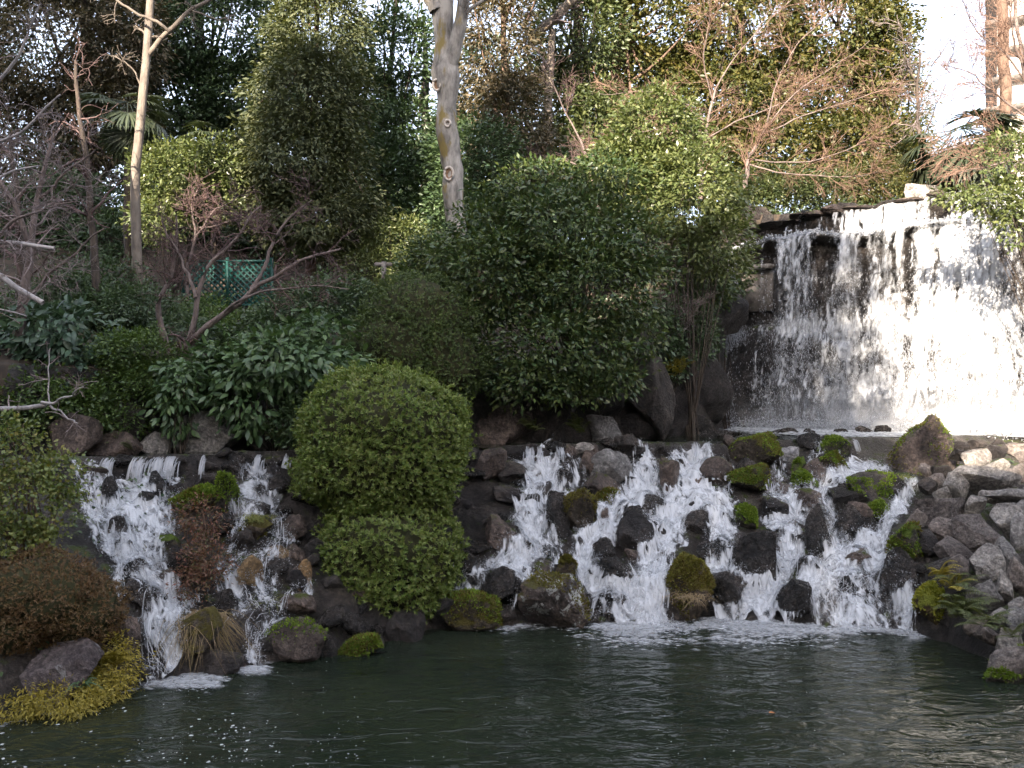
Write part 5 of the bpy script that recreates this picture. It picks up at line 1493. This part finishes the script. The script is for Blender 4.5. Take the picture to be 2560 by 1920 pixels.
bare_tree('bare_tree', 'pale bough slanting up right of the pruned trunk', bough, 'slim', 'greytwig', 46, n1=8, n2_=3, n3=2, l1=(.5, 1.2), l2=(.3, .7), l3=(.2, .4), rmin=.007)
bare_tree('dead_trunk', 'brown shaggy trunk rising at the upper right edge', [([P(1008, 215, 24), P(1006, 100, 24), P(1002, -30, 24)], .17, .13)], 'brown', 'redtwig', 47, ratio=.12, n1=26, n2_=4, n3=2, l1=(.5, 1.4), l2=(.3, .8), l3=(.2, .5), rmin=.006)

# palms
def fan_mesh(seed, L=0.62, n=22):
    r = np.random.RandomState(seed)
    a = np.linspace(-1.9, 1.9, n) + r.normal(0, .03, n)
    d = np.stack([np.cos(a), np.sin(a), np.zeros(n)], 1)
    pos = np.zeros((n, 3))
    v, f = leaf_np(pos, d, np.array([[0, 0, 1.0]] * n), L * r.uniform(.85, 1.1, n), 0.05, 'l', droop=.35, fold=.05)
    st, sf = tubes_np(np.array([[[-.55, 0, 0.06], [-.25, 0, .03], [0, 0, 0]]]), np.array([[.012, .011, .009]]), 3)
    return mesh_np('frond', *cat((v, f), (st, q2t(sf))), LEAF['palm'])
FANS = [fan_mesh(k) for k in range(3)]
def palm(label, u, v, Y, vbase, n, seed, sc=1.0):
    top = P(u, v, Y); b = P(u, vbase, Y)
    o = thing('fan_palm', label, 'palm', b)
    p, r = limb([b, (b + top) / 2, top], .11, .13, 14, wob=.02, seed=seed)
    tv, tf = tubes_np(p[None], r[None], 9)
    tv += nrm(np.random.RandomState(seed).normal(size=tv.shape)) * .025
    part('trunk', tv, tf, BARK['dark'], o, True)
    rr = np.random.RandomState(seed)
    for k in range(n):
        az = rr.uniform(0, 6.28); el = rr.uniform(-1.25, 0.5)
        ln = .62 * sc
        dv = np.array([math.cos(az) * math.cos(el), math.sin(az) * math.cos(el), math.sin(el)])
        share('frond', FANS[k % 3], o, top - b + dv * ln, (0, -el + 0.25, az), (sc * rr.uniform(.8, 1.1),) * 3)
palm('fan palm with drooping fronds behind the slim pale tree', 128, 112, 23.8, 290, 34, 5, 1.2)
palm('low fan palm right of the slim pale tree', 216, 142, 24.6, 285, 18, 6, 1.05)
palm('fan palm hanging on the skyline above the waterfall', 962, 142, 24, 222, 40, 7, 1.6)

# ------------------------------------------------------------------ shrubs on the slope
def clumps(label, specs, leafm, seed, **kw):
    return shrub('camellia_shrub', label, specs, leafm, seed=seed, **kw)
shrub('camellia_shrub', 'huge dark glossy camellia above the middle of the ledge', [(560, 235, 78, 50, 19.6), (500, 275, 56, 52, 19.2), (592, 285, 70, 54, 19), (560, 345, 72, 44, 18.9), (636, 250, 32, 46, 19.4), (485, 235, 42, 36, 19.6), (530, 382, 46, 24, 18.7), (632, 328, 32, 32, 19.2),
      (452, 255, 26, 24, 19.6), (470, 315, 24, 22, 19), (612, 378, 30, 20, 18.8), (540, 182, 46, 22, 19.9), (600, 178, 40, 22, 20), (505, 200, 30, 24, 19.8), (480, 365, 20, 18, 18.8), (575, 392, 26, 14, 18.6)],
      'camellia', 2100, 14, 0.15, 0.14, 0.062, 51, kind='m', shell=.5, droop=.25, stems=70, out_=.9, ragged=.34, base=(1.3, 20.0, gz(1.3, 20.0)))
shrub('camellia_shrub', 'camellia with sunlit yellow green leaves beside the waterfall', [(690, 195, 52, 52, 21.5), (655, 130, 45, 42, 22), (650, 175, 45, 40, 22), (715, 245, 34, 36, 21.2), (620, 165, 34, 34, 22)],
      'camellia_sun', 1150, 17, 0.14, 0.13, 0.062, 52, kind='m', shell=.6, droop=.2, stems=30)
shrub('camellia_shrub', 'glossy bush hanging beside the left end of the waterfall', [(728, 275, 22, 26, 24.5), (705, 290, 26, 24, 23.5), (690, 265, 30, 30, 23)], 'camellia', 420, 15, .13, .115, .055, 53, kind='m', stems=12)
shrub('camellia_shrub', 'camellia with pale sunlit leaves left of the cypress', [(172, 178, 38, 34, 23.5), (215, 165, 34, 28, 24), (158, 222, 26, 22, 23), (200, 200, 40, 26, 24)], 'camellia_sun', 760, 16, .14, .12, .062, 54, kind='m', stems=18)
shrub('camellia_shrub', 'pale leaved branch of camellia overhanging the right end of the waterfall', [(1008, 160, 26, 30, 20), (995, 200, 32, 20, 20), (1018, 215, 24, 30, 19.6), (960, 197, 22, 9, 20)], 'camellia_sun', 270, 13, .13, .12, .06, 55, kind='m', stems=20, base=(13.2, 20.4, gz(13.2, 20.4)))
shrub('laurel_shrub', 'big leaved bluish laurel at the left edge above the ledge', [(60, 340, 58, 34, 17.2), (20, 375, 40, 40, 17.0), (75, 375, 42, 36, 17)], 'laurel', 330, 9, .14, .22, .085, 56, kind='l', shell=.7, droop=.6, stems=16, spread=.5, ldroop=.25)
shrub('laurel_shrub', 'big leaved green laurel spilling over the wall left of the trimmed bush', [(280, 365, 70, 30, 16.9), (310, 340, 40, 26, 17.2), (250, 395, 36, 40, 16.5), (335, 375, 30, 26, 16.8), (228, 372, 36, 22, 17)], 'laurel_green', 420, 9, .13, .20, .08, 57, kind='l', shell=.7, droop=.6, stems=18, spread=.5, ldroop=.25)
shrub('laurel_shrub', 'small laurel hanging down the wall between two boulders', [(178, 400, 16, 34, 16.3), (190, 375, 26, 20, 16.6)], 'laurel_green', 110, 8, .10, .17, .07, 58, kind='l', droop=.8, stems=6, spread=.5, ldroop=.25)
shrub('leafy_shrub', 'fine leaved yellow green shrub beside the bluish laurel', [(135, 355, 44, 28, 17), (150, 380, 36, 26, 16.8), (115, 385, 30, 26, 16.8)], 'fine', 620, 18, .12, .085, .035, 59, droop=.1, up=1.2, flat=.3, stems=12)
shrub('leafy_shrub', 'fine leaved shrub hanging over the wall under the yellow green one', [(118, 422, 26, 22, 16.4), (105, 400, 22, 20, 16.5)], 'fine', 300, 16, .10, .08, .034, 60, stems=8)
shrub('leafy_shrub', 'dark fine leaved shrub in the shade before the slim tree', [(140, 312, 42, 24, 19.5), (185, 335, 34, 20, 18.8), (110, 312, 36, 24, 19.5)], 'dark', 640, 18, .14, .09, .04, 61, stems=12)
shrub('leafy_shrub', 'dark shrub in the hollow left of the maple', [(70, 300, 44, 28, 20), (30, 320, 40, 28, 19.5), (105, 280, 40, 24, 21)], 'dark', 560, 18, .15, .10, .045, 62, stems=12)
shrub('leafy_shrub', 'dim shrub between the fence and the dark dome', [(305, 310, 44, 26, 19.5), (335, 300, 34, 26, 20), (275, 330, 36, 22, 19)], 'dark', 560, 18, .14, .10, .045, 63, stems=12)
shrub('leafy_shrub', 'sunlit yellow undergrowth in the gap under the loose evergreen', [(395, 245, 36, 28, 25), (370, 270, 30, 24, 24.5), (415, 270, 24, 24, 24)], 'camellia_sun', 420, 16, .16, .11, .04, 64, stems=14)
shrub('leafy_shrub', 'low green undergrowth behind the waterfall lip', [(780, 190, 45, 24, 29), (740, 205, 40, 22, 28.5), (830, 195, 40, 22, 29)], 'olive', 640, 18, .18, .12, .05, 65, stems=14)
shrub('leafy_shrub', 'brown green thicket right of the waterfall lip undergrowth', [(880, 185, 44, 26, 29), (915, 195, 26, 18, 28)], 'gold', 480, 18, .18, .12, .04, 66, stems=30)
shrub('leafy_shrub', 'shaded bush behind the dark dome bush', [(440, 262, 36, 28, 21), (415, 300, 30, 30, 20.5)], 'camellia', 420, 16, .14, .11, .05, 67, stems=10)
shrub('leafy_shrub', 'dim bush at the left of the fence foot', [(205, 318, 34, 20, 21), (240, 330, 34, 20, 19.5)], 'fine', 360, 16, .13, .09, .04, 68, stems=10)
shrub('leafy_shrub', 'drooping small leaved bush under the right side of the big camellia', [(660, 345, 26, 40, 21.2), (690, 330, 26, 36, 22)], 'dark', 360, 16, .12, .09, .045, 69, stems=10)

for q, (lab, sp, lf) in enumerate([('dim hedge of undergrowth on the crest behind the lattice fence', [(190, 245, 60, 22, 31), (250, 255, 50, 20, 31)], 'dark'), ('dim hedge of undergrowth on the crest behind the cypress', [(330, 250, 50, 26, 31), (290, 262, 40, 20, 31)], 'olive'),
                                ('dim hedge of undergrowth on the crest behind the dark dome', [(400, 255, 46, 26, 31), (450, 250, 40, 30, 31)], 'dark'), ('dim hedge of undergrowth on the crest behind the big camellia', [(510, 255, 46, 30, 30), (570, 240, 50, 26, 30)], 'dark'),
                                ('dim hedge of undergrowth on the crest at the left edge', [(60, 255, 60, 24, 31), (130, 258, 46, 20, 31), (10, 265, 40, 24, 31)], 'dark')]):
    shrub('hedge_shrub', lab, sp, lf, 420, 18, .26, .17, .08, 160 + q, stems=8)
shrub('leafy_shrub', 'dark leafy shrub hanging over the wall under the bluish laurel', [(40, 400, 46, 28, 16.2), (85, 408, 26, 22, 16.2), (10, 425, 26, 26, 15.8)], 'fine', 460, 16, .12, .10, .045, 79, droop=.4, stems=10)
shrub('ivy', 'ivy trailing down the wall beside the trimmed azalea top', [(315, 405, 30, 22, 16.6), (295, 425, 20, 20, 16.4)], 'dark', 240, 14, .11, .09, .05, 81, category='ivy', stems=0, droop=.5)
# clipped bushes: whorls of leaves over a dense twiggy heart
def clipped(name, label, lobes, leafm, seed, nwh, L, Wd, base, per=8, rag=0.05):
    r = np.random.RandomState(seed)
    o = thing(name, label, 'shrub', base)
    ells = ell_px(lobes, depth=0.85)
    vs, cores = [], []
    area = np.array([e[1][0] * e[1][2] for e in ells])
    for (c, R), a in zip(ells, area / area.sum()):
        n = int(nwh * a)
        d = nrm(r.normal(size=(int(n * 1.5), 3)))
        d = d[d[:, 1] < 0.4][:n]
        n = len(d)
        rad = 1 + 0.10 * fbm(d * 2.2 + seed, seed, 3) + np.where(r.rand(n) < .25, np.abs(r.normal(0, rag, n)), -np.abs(r.normal(0, rag * .9, n)))
        tip = c + d * R * rad[:, None]
        keep = np.ones(n, bool)
        for (c2, R2) in ells:
            if c2 is not c:
                keep &= (((tip - c2) / (R2 * .86)) ** 2).sum(1) > 1
        tip, d = tip[keep], d[keep]
        n = len(tip)
        ax = nrm(d + np.array([0, 0, .45]) + r.normal(0, .35, (n, 3)))
        a1 = nrm(np.cross(ax, np.array([.2, .3, .9])))
        b1 = np.cross(ax, a1)
        ang = (np.arange(per) / per * 2 * np.pi)[None] + r.uniform(0, 6.28, (n, 1))
        opn = r.uniform(.35, 1.1, (n, per))
        ld = ax[:, None] * np.cos(opn)[..., None] + (a1[:, None] * np.cos(ang)[..., None] + b1[:, None] * np.sin(ang)[..., None]) * np.sin(opn)[..., None]
        pos = np.repeat(tip[:, None], per, 1) - ax[:, None] * r.uniform(0, .04, (n, per, 1))
        LL = L * r.uniform(.7, 1.25, n * per)
        vs.append(leaf_np(pos.reshape(-1, 3), ld.reshape(-1, 3), np.repeat(ax, per, 0), LL, LL / L * Wd, 'r', droop=.06))
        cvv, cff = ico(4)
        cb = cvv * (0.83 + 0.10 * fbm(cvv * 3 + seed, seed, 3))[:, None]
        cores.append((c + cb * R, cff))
    part('foliage', *cat(*vs), LEAF[leafm], o)
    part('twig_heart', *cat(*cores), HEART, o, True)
    return o
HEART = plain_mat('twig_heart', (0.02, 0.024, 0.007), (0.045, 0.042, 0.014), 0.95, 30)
clipped('azalea_bush', 'bright olive trimmed azalea of two stacked balls at the pond', [(382, 440, 87, 74, 15.4), (380, 466, 84, 50, 15.3), (388, 556, 75, 60, 14.9), (388, 590, 60, 34, 14.7), (390, 505, 62, 30, 15.3)], 'azalea', 71, 12000, .072, .023, (-2.3, 15.4, gz(-2.3, 15.4)))
clipped('dome_bush', 'dark olive dome of clipped foliage behind the trimmed azalea', [(420, 320, 56, 46, 18.6), (402, 352, 58, 46, 18.4), (440, 362, 46, 46, 18.3)], 'box', 72, 7200, .055, .02, (-2.0, 18.6, gz(-2.0, 18.6)), rag=.07)
clipped('bronze_bush', 'bronze brown heath like bush on the near left bank', [(40, 595, 62, 44, 11.5), (78, 610, 48, 38, 11.6), (10, 620, 50, 36, 11.3)], 'bronze', 73, 6800, .04, .011, (-6.4, 11.6, gz(-6.4, 11.6)), per=7, rag=.06)
shrub('round_leaf_shrub', 'shrub with pale round green leaves on the near left bank', [(30, 500, 48, 42, 11.9), (15, 450, 34, 34, 12.0), (62, 475, 24, 26, 12.1), (20, 540, 40, 24, 11.8)], 'light', 560, 9, .075, .062, .045, 74, kind='m', shell=.6, up=.5, stems=24, barkm='brown', spread=.8)

# ------------------------------------------------------------------ ferns, grasses, small plants
def frond_mesh(name, mat, L=0.5, n=15, wid=0.13, arch=0.35):
    t = np.linspace(0.08, 1, n)
    x = t * L; z = arch * L * np.sin(t * 2.3)
    c = np.stack([x, 0 * x, z], 1)
    pw = wid * np.sin(np.clip(t * 1.02, 0, 1) ** 0.7 * np.pi * 0.96) + 0.012
    tg = nrm(np.gradient(c, axis=0))
    vs = []
    for s in (-1, 1):
        d = nrm(np.array([0, s, 0]) + tg * 0.45 + np.array([0, 0, -.15]))
        vs.append(leaf_np(c, d, np.cross(tg, np.array([0, 1.0, 0])), pw, np.full(n, L / n * 0.62), 'r', droop=.15))
    r, rfc = tubes_np(c[None], np.linspace(.006, .002, n)[None], 3)
    return mesh_np(name, *cat(*vs, (r, q2t(rfc))), mat)
FR = {k: [frond_mesh('frond', LEAF[m], L, 15, w, a) for (L, w, a) in ((.5, .13, .35), (.42, .11, .5), (.55, .12, .2))] for k, m in (('g', 'fern'), ('y', 'yellowfern'))}
def fern(label, x, y, Yd, n, kind, seed, sc=1.0, face=True, group=None, mix=0.0):
    b = PS(x, y, Yd)
    o = thing('fern', label, 'fern', b, group)
    r = np.random.RandomState(seed)
    for k in range(n):
        az = r.uniform(3.3, 6.1) if face else r.uniform(0, 6.28)
        kk = 'y' if r.rand() < mix else kind
        share('frond', FR[kk][r.randint(3)], o, r.normal(0, .05, 3) * sc, (r.uniform(-.3, .3), r.uniform(-.75, .15), az), (sc * r.uniform(.7, 1.15),) * 3)
fern('olive fern cluster at the pond below the stone bank', 2400, 1535, 13.05, 26, 'g', 1, .95)
fern('fern with upright fronds against the stone bank', 2385, 1470, 13.5, 14, 'g', 2, .9, mix=.35)
fern('orange tinged fern above the yellow green mossy rock', 2345, 1440, 13.9, 12, 'y', 3, .75)
fern('fern overhanging the pond near the right edge', 2465, 1560, 12.5, 16, 'g', 4, .8)
fern('yellow fern spilling over the near bank rock', 285, 1660, 11.55, 18, 'y', 5, .7)
fern('yellow fern with one long arching frond on the near bank', 240, 1590, 11.7, 6, 'y', 6, .7)
fern('yellow fern beside the dry grass mound', 550, 1560, 12.9, 9, 'y', 7, .42)
fern('green fern at the foot of the trimmed azalea', 890, 1520, 14.2, 8, 'g', 8, .6)
fern('hanging yellow green fern on the dark rocks left of the waterfall', 1692, 935, 21.0, 18, 'y', 9, 1.0)
fern('dark fern on the ledge under the big camellia', 1450, 1080, 19.2, 14, 'g', 10, .9)
fern('dark fern left of the ledge under the big camellia', 1330, 1075, 18.9, 12, 'g', 11, .85)
fern('small fern on the wall above the small cascade', 330, 1125, 15.9, 7, 'g', 12, .5)
fern('fern tuft between the wall boulders left of the azalea', 690, 1100, 16.2, 8, 'g', 13, .6)
fern('small fern at the right foot of the stone bank', 2530, 1590, 11.9, 10, 'g', 14, .55)

def grass(name, label, x, y, Yd, n, L, leafm, seed, spread=.1, droop=.5, w=.012, category='grass tuft'):
    b = PS(x, y, Yd)
    r = np.random.RandomState(seed)
    az = r.uniform(0, 6.28, n); el = r.uniform(.5, 1.45, n)
    K = 6
    t = np.linspace(0, 1, K)[None]
    LL = L * r.uniform(.6, 1.15, n)[:, None]
    rr = np.cos(el)[:, None] * t * LL + droop * LL * t ** 2 * .5
    zz3 = np.sin(el)[:, None] * t * LL - droop * LL * t ** 2.2
    st = b + np.stack([r.normal(0, spread, n), r.normal(0, spread, n), r.normal(0, .02, n)], 1)
    p = st[:, None] + np.stack([np.cos(az)[:, None] * rr, np.sin(az)[:, None] * rr, zz3], -1)
    v, f = ribbons_np(p, w * (1 - t * .85) * np.ones((n, 1)) * .5, np.array([0.1, -.5, .8]))
    o = part(name, v, f, LEAF[leafm], None, loc=b)
    return tag(o, label, category)
grass('grass_tuft', 'straw coloured dry grass drooping over the mossy mound', 495, 1545, 12.7, 700, .42, 'drygrass', 1, .15, 1.8)
grass('grass_tuft', 'spiky yellow green sedge growing in the thin flow', 675, 1515, 13.4, 120, .42, 'sedge', 2, .05, .55)
grass('grass_tuft', 'small sedge beside the red leaved shrub', 470, 1425, 13.3, 70, .26, 'sedge', 3, .05, .6)
grass('grass_tuft', 'grass growing on the rusty mossy rock', 640, 1300, 14.4, 90, .24, 'sedge', 4, .10, .7)
grass('grass_tuft', 'tuft of grass beneath the pyramid boulder', 2280, 1185, 19.4, 130, .34, 'sedge', 5, .12, .8)
grass('grass_tuft', 'brown dry tuft hanging on the tall pear shaped boulder', 1722, 1490, 14.75, 110, .2, 'drygrass', 6, .16, 1.3)
grass('grass_tuft', 'green blades on the cushion of the long dark rock', 2240, 1195, 18.0, 160, .22, 'sedge', 8, .14, .8)
grass('lily_plant', 'dark green strap leaved plant amid the yellow ferns', 205, 1715, 11.0, 26, .30, 'laurel_green', 9, .03, .7, w=.035, category='plant')
grass('grass_tuft', 'tall sedge spears at the left edge of the near bank', 20, 1740, 10.9, 60, .3, 'sedge', 10, .06, .7)
shrub('red_leaf_shrub', 'shrub with red and bronze leaves in the middle of the small cascade', [(200, 520, 22, 20, 13.6), (198, 560, 20, 20, 13.2), (190, 585, 18, 18, 13.0), (212, 560, 18, 22, 13.2)], 'redleaf', 330, 8, .07, .062, .02, 75, stems=16, barkm='brown', spread=.8)
# mat of yellow fern on the near bank rock: leafy plant in clumps
shrub('fern_mat', 'mat of yellow fern hanging from the near bank to the water', [(60, 700, 46, 16, 10.9), (100, 690, 30, 22, 11.3), (120, 668, 18, 34, 11.6), (20, 708, 24, 12, 10.6), (85, 665, 26, 16, 11.5)], 'yellowfern', 720, 12, .07, .055, .016, 76, category='fern', stems=0, droop=.7, spread=.7, base=(-5.8, 10.9, .2))
shrub('ivy', 'dark ivy creeping on the shaded rocks left of the waterfall', [(700, 320, 16, 20, 22.4), (690, 350, 14, 20, 21.8), (725, 310, 14, 14, 24.4)], 'dark', 160, 12, .10, .075, .05, 77, category='ivy', stems=0)
wg = [([P(665, 342, 21.5), P(680, 315, 21.4), P(700, 298, 21.3)], .012, .004)] + [([P(668 + k * 2, 340, 21.4), P(682 + k * 3, 318 - k * 2, 21.3), P(690 + k * 6, 300 - k * 2, 21.2)], .010, .004) for k in range(6)]
bare_tree('dry_stalks', 'pale dry stalks leaning from the rocks left of the waterfall', wg, 'greytwig', 'greytwig', 78, n1=4, n2_=2, n3=0, l1=(.3, .7), l2=(.2, .4), rmin=.005, category='plant', sides=4)

# leafy ground cover and litter that nobody could count
r = np.random.RandomState(88)
n = 34000
X = r.uniform(-16, 16, n); Y = r.uniform(14, 34, n)
k = (Y > wall_Y(X) + 0.35) & (np.abs(X) < Y * 0.64)
X, Y = X[k], Y[k]
k = r.rand(len(X)) < np.clip(0.55 + 0.9 * n2(X * .8, Y * .8, 90, 3), .1, 1)
X, Y = X[k], Y[k]
n = len(X)
Xb = np.concatenate([r.uniform(-15, -5.7, 9000), r.uniform(8.6, 15, 5000)]); Yb = r.uniform(7.5, 20, 14000)
k = (Yb > base_Y(Xb) + 0.25) & (Yb < ledge_Y(Xb) - 0.3) & (r.rand(14000) < np.clip(0.5 + n2(Xb * .9, Yb * .9, 93, 3), .1, 1))
X, Y = np.concatenate([X, Xb[k]]), np.concatenate([Y, Yb[k]])
n = len(X)
pos = np.stack([X, Y, ground(X, Y) + np.abs(r.normal(0, .12, n))], 1)
d = nrm(r.normal(size=(n, 3)) + np.array([0, -.5, .2]))
v, f = leaf_np(pos, d, nrm(r.normal(size=(n, 3)) * .5 + np.array([0, -.4, 1])), r.uniform(.07, .16, n), r.uniform(.03, .07, n), 'r')
o = part('ground_cover', v, f, LEAF['dark'], None, False, 'stuff')
o['label'] = 'dark leafy ground cover over the wooded slope'; o['category'] = 'ground cover'

# ------------------------------------------------------------------ green lattice fence
FY = 24.0
fx0, fx1 = P(183, 0, FY)[0], P(272, 0, FY)[0]
zt_, zb_ = P(0, 260, FY)[2], P(0, 306, FY)[2]
fence = thing('lattice_fence', 'green painted diagonal lattice fence on the wooded slope', 'fence', (fx0, FY, gz(fx0, FY)))
mid = (fx0 + fx1) / 2
for xp in (fx0, mid, fx1):
    part('post', *box(((xp), FY, (zt_ + gz(xp, FY)) / 2 + .02), (.07, .07, zt_ - gz(xp, FY) + .1)), GREENPAINT, fence)
for a_, b_ in ((fx0, mid), (mid, fx1)):
    for zq in (zt_ - .03, zb_ + .03):
        part('rail', *box(((a_ + b_) / 2, FY - .005, zq), (b_ - a_ - .074, .045, .055)), GREENPAINT, fence)
    wdt, hgt = b_ - a_, zt_ - zb_
    for sgn in (1, -1):
        s0_ = -hgt + .05
        while s0_ < wdt:
            lo_t, hi_t = max(0, -s0_), min(hgt, wdt - s0_)
            if hi_t - lo_t > .06:
                xa, xb = s0_ + lo_t, s0_ + hi_t
                za, zb2 = lo_t, hi_t
                if sgn < 0:
                    xa, xb = wdt - xa, wdt - xb
                c = np.array([a_ + (xa + xb) / 2, FY + (.012 if sgn > 0 else -.012) + .02, zb_ + (za + zb2) / 2])
                ln = math.hypot(xb - xa, zb2 - za)
                sv, sf = box((0, 0, 0), (ln, .014, .052))
                ca = math.atan2(zb2 - za, xb - xa)
                rot = np.array([[math.cos(ca), 0, -math.sin(ca)], [0, 1, 0], [math.sin(ca), 0, math.cos(ca)]])
                part('slat', sv @ rot.T + c, sf, GREENPAINT, fence, loc=c)
            s0_ += .165
rl = thing('wooden_railing', 'grey wooden railing glimpsed behind the dark dome bush', 'fence', P(430, 285, 22))
part('rail', *box(P(405, 264.5, 22), (1.5, .08, .09)), GREYWOOD, rl)
part('post', *box(P(430, 272, 22), (.11, .11, .62)), GREYWOOD, rl)
part('post', *box(P(384, 273, 22), (.11, .11, .56)), GREYWOOD, rl)

# ------------------------------------------------------------------ pale high building in the upper right corner
tb = thing('tower_building', 'pale high building with projecting floor slabs at the upper right edge', 'building', (56.0, 95.0, 0))
bx0 = P(994, 0, 95)[0] + 6.5
part('wall', *box((bx0 + 9, 104, 28), (18, 18, 60), -0.5), STUCCO, tb)
for k in range(14):
    zc = P(0, 4, 95)[2] - 3.25 * (k - 3)
    part('balcony', *box((bx0 + 9, 104.0, zc), (20.4, 20, .55), -0.5), CONCRETE, tb)
# unseen building behind the viewer, its blocks shaped to set the garden's shade
hb = thing('shade_building', 'large unseen stepped building added behind the viewer to shade the garden', 'building', (-25.0, -52.0, 2.4))
tanS = math.tan(SUN_AZ)
HB_Y = -50.0
def across(c):      # across-sun coordinate -> x on the facade line
    return c + HB_Y * tanS
def top_for(z, y):  # facade height that shades up to z at distance y
    return z + (y - HB_Y) / math.cos(SUN_AZ) * math.tan(SUN_EL)
for (c0, c1, z, y) in [(-70, -17.6, 26, 25), (-17.6, -14.7, 7.6, 23), (-14.7, -11.3, 13, 25), (-11.3, -9.9, 6.2, 24.5), (-9.9, -7.2, 15, 25), (-7.2, -1.6, 8.2, 20.5), (-1.6, 0.6, 9.4, 25.5)]:  # block heights set by how far sun should reach into the garden
    h = top_for(z, y)
    wv_, wf_ = box(((across(c0) + across(c1)) / 2, HB_Y - 8, h / 2 + 1.2), (across(c1) - across(c0) - .02, 16, h - 2.4))
    wv_[:, 0] += (wv_[:, 1] - HB_Y) * tanS          # side walls lie along the sun's bearing
    part('shade_wing', wv_, wf_, STUCCO, hb)
    for lv in range(int(h // 3.4)):
        part('window_band', *box(((across(c0) + across(c1)) / 2, HB_Y + .03, 4.2 + lv * 3.4), (across(c1) - across(c0) - .5, .1, 1.3)), GLASSY, hb)
for (xc, yc, sx, sy, h) in [(0.5 * (across(0.6) + across(1.45)), HB_Y - 8, 0.83, 16, top_for(2.9, 16)), (0.5 * (across(1.8) + 70), HB_Y - 8, 70 - across(1.8) - .02, 16, top_for(2.9, 16)), (-62, -16, 16, 64, 52), (62, -18, 16, 60, 40)]:  # low and side blocks added to cut low sun and sky light
    part('shade_wing', *box((xc, yc, h / 2 + 1.2), (sx, sy, h - 2.4)), STUCCO, hb)
# unseen tree added behind the viewer to dapple the light on the waterfall
tc = np.array([-5.6, -20.0, 26.5])
tv1, tf1, tcen = crown_np([(tc, np.array([1.1, 1.1, 6.5])), (tc + [.7, .5, -5], np.array([1.1, 1.1, 2.5]))], 230, 9, .5, .5, .2, 99, front=2, shell=.2)
o = thing('evergreen_tree', 'tall slender unseen tree added behind the viewer to dapple the light', 'tree', (-5.3, -20, 2.3))
tp, tr = limb([np.array([-5.3, -20, 2.3]), np.array([-5.2, -20, 15]), tc + [0, 0, 5]], .35, .06, 16)
part('trunk', *tubes_np(tp[None], tr[None], 8), BARK['dark'], o, True)
part('limbs', *limbs_to(tp, tcen, 40, .1, 7, (.5, .95)), BARK['dark'], o, True, 'stuff')
part('crown', tv1, tf1, LEAF['dark'], o)
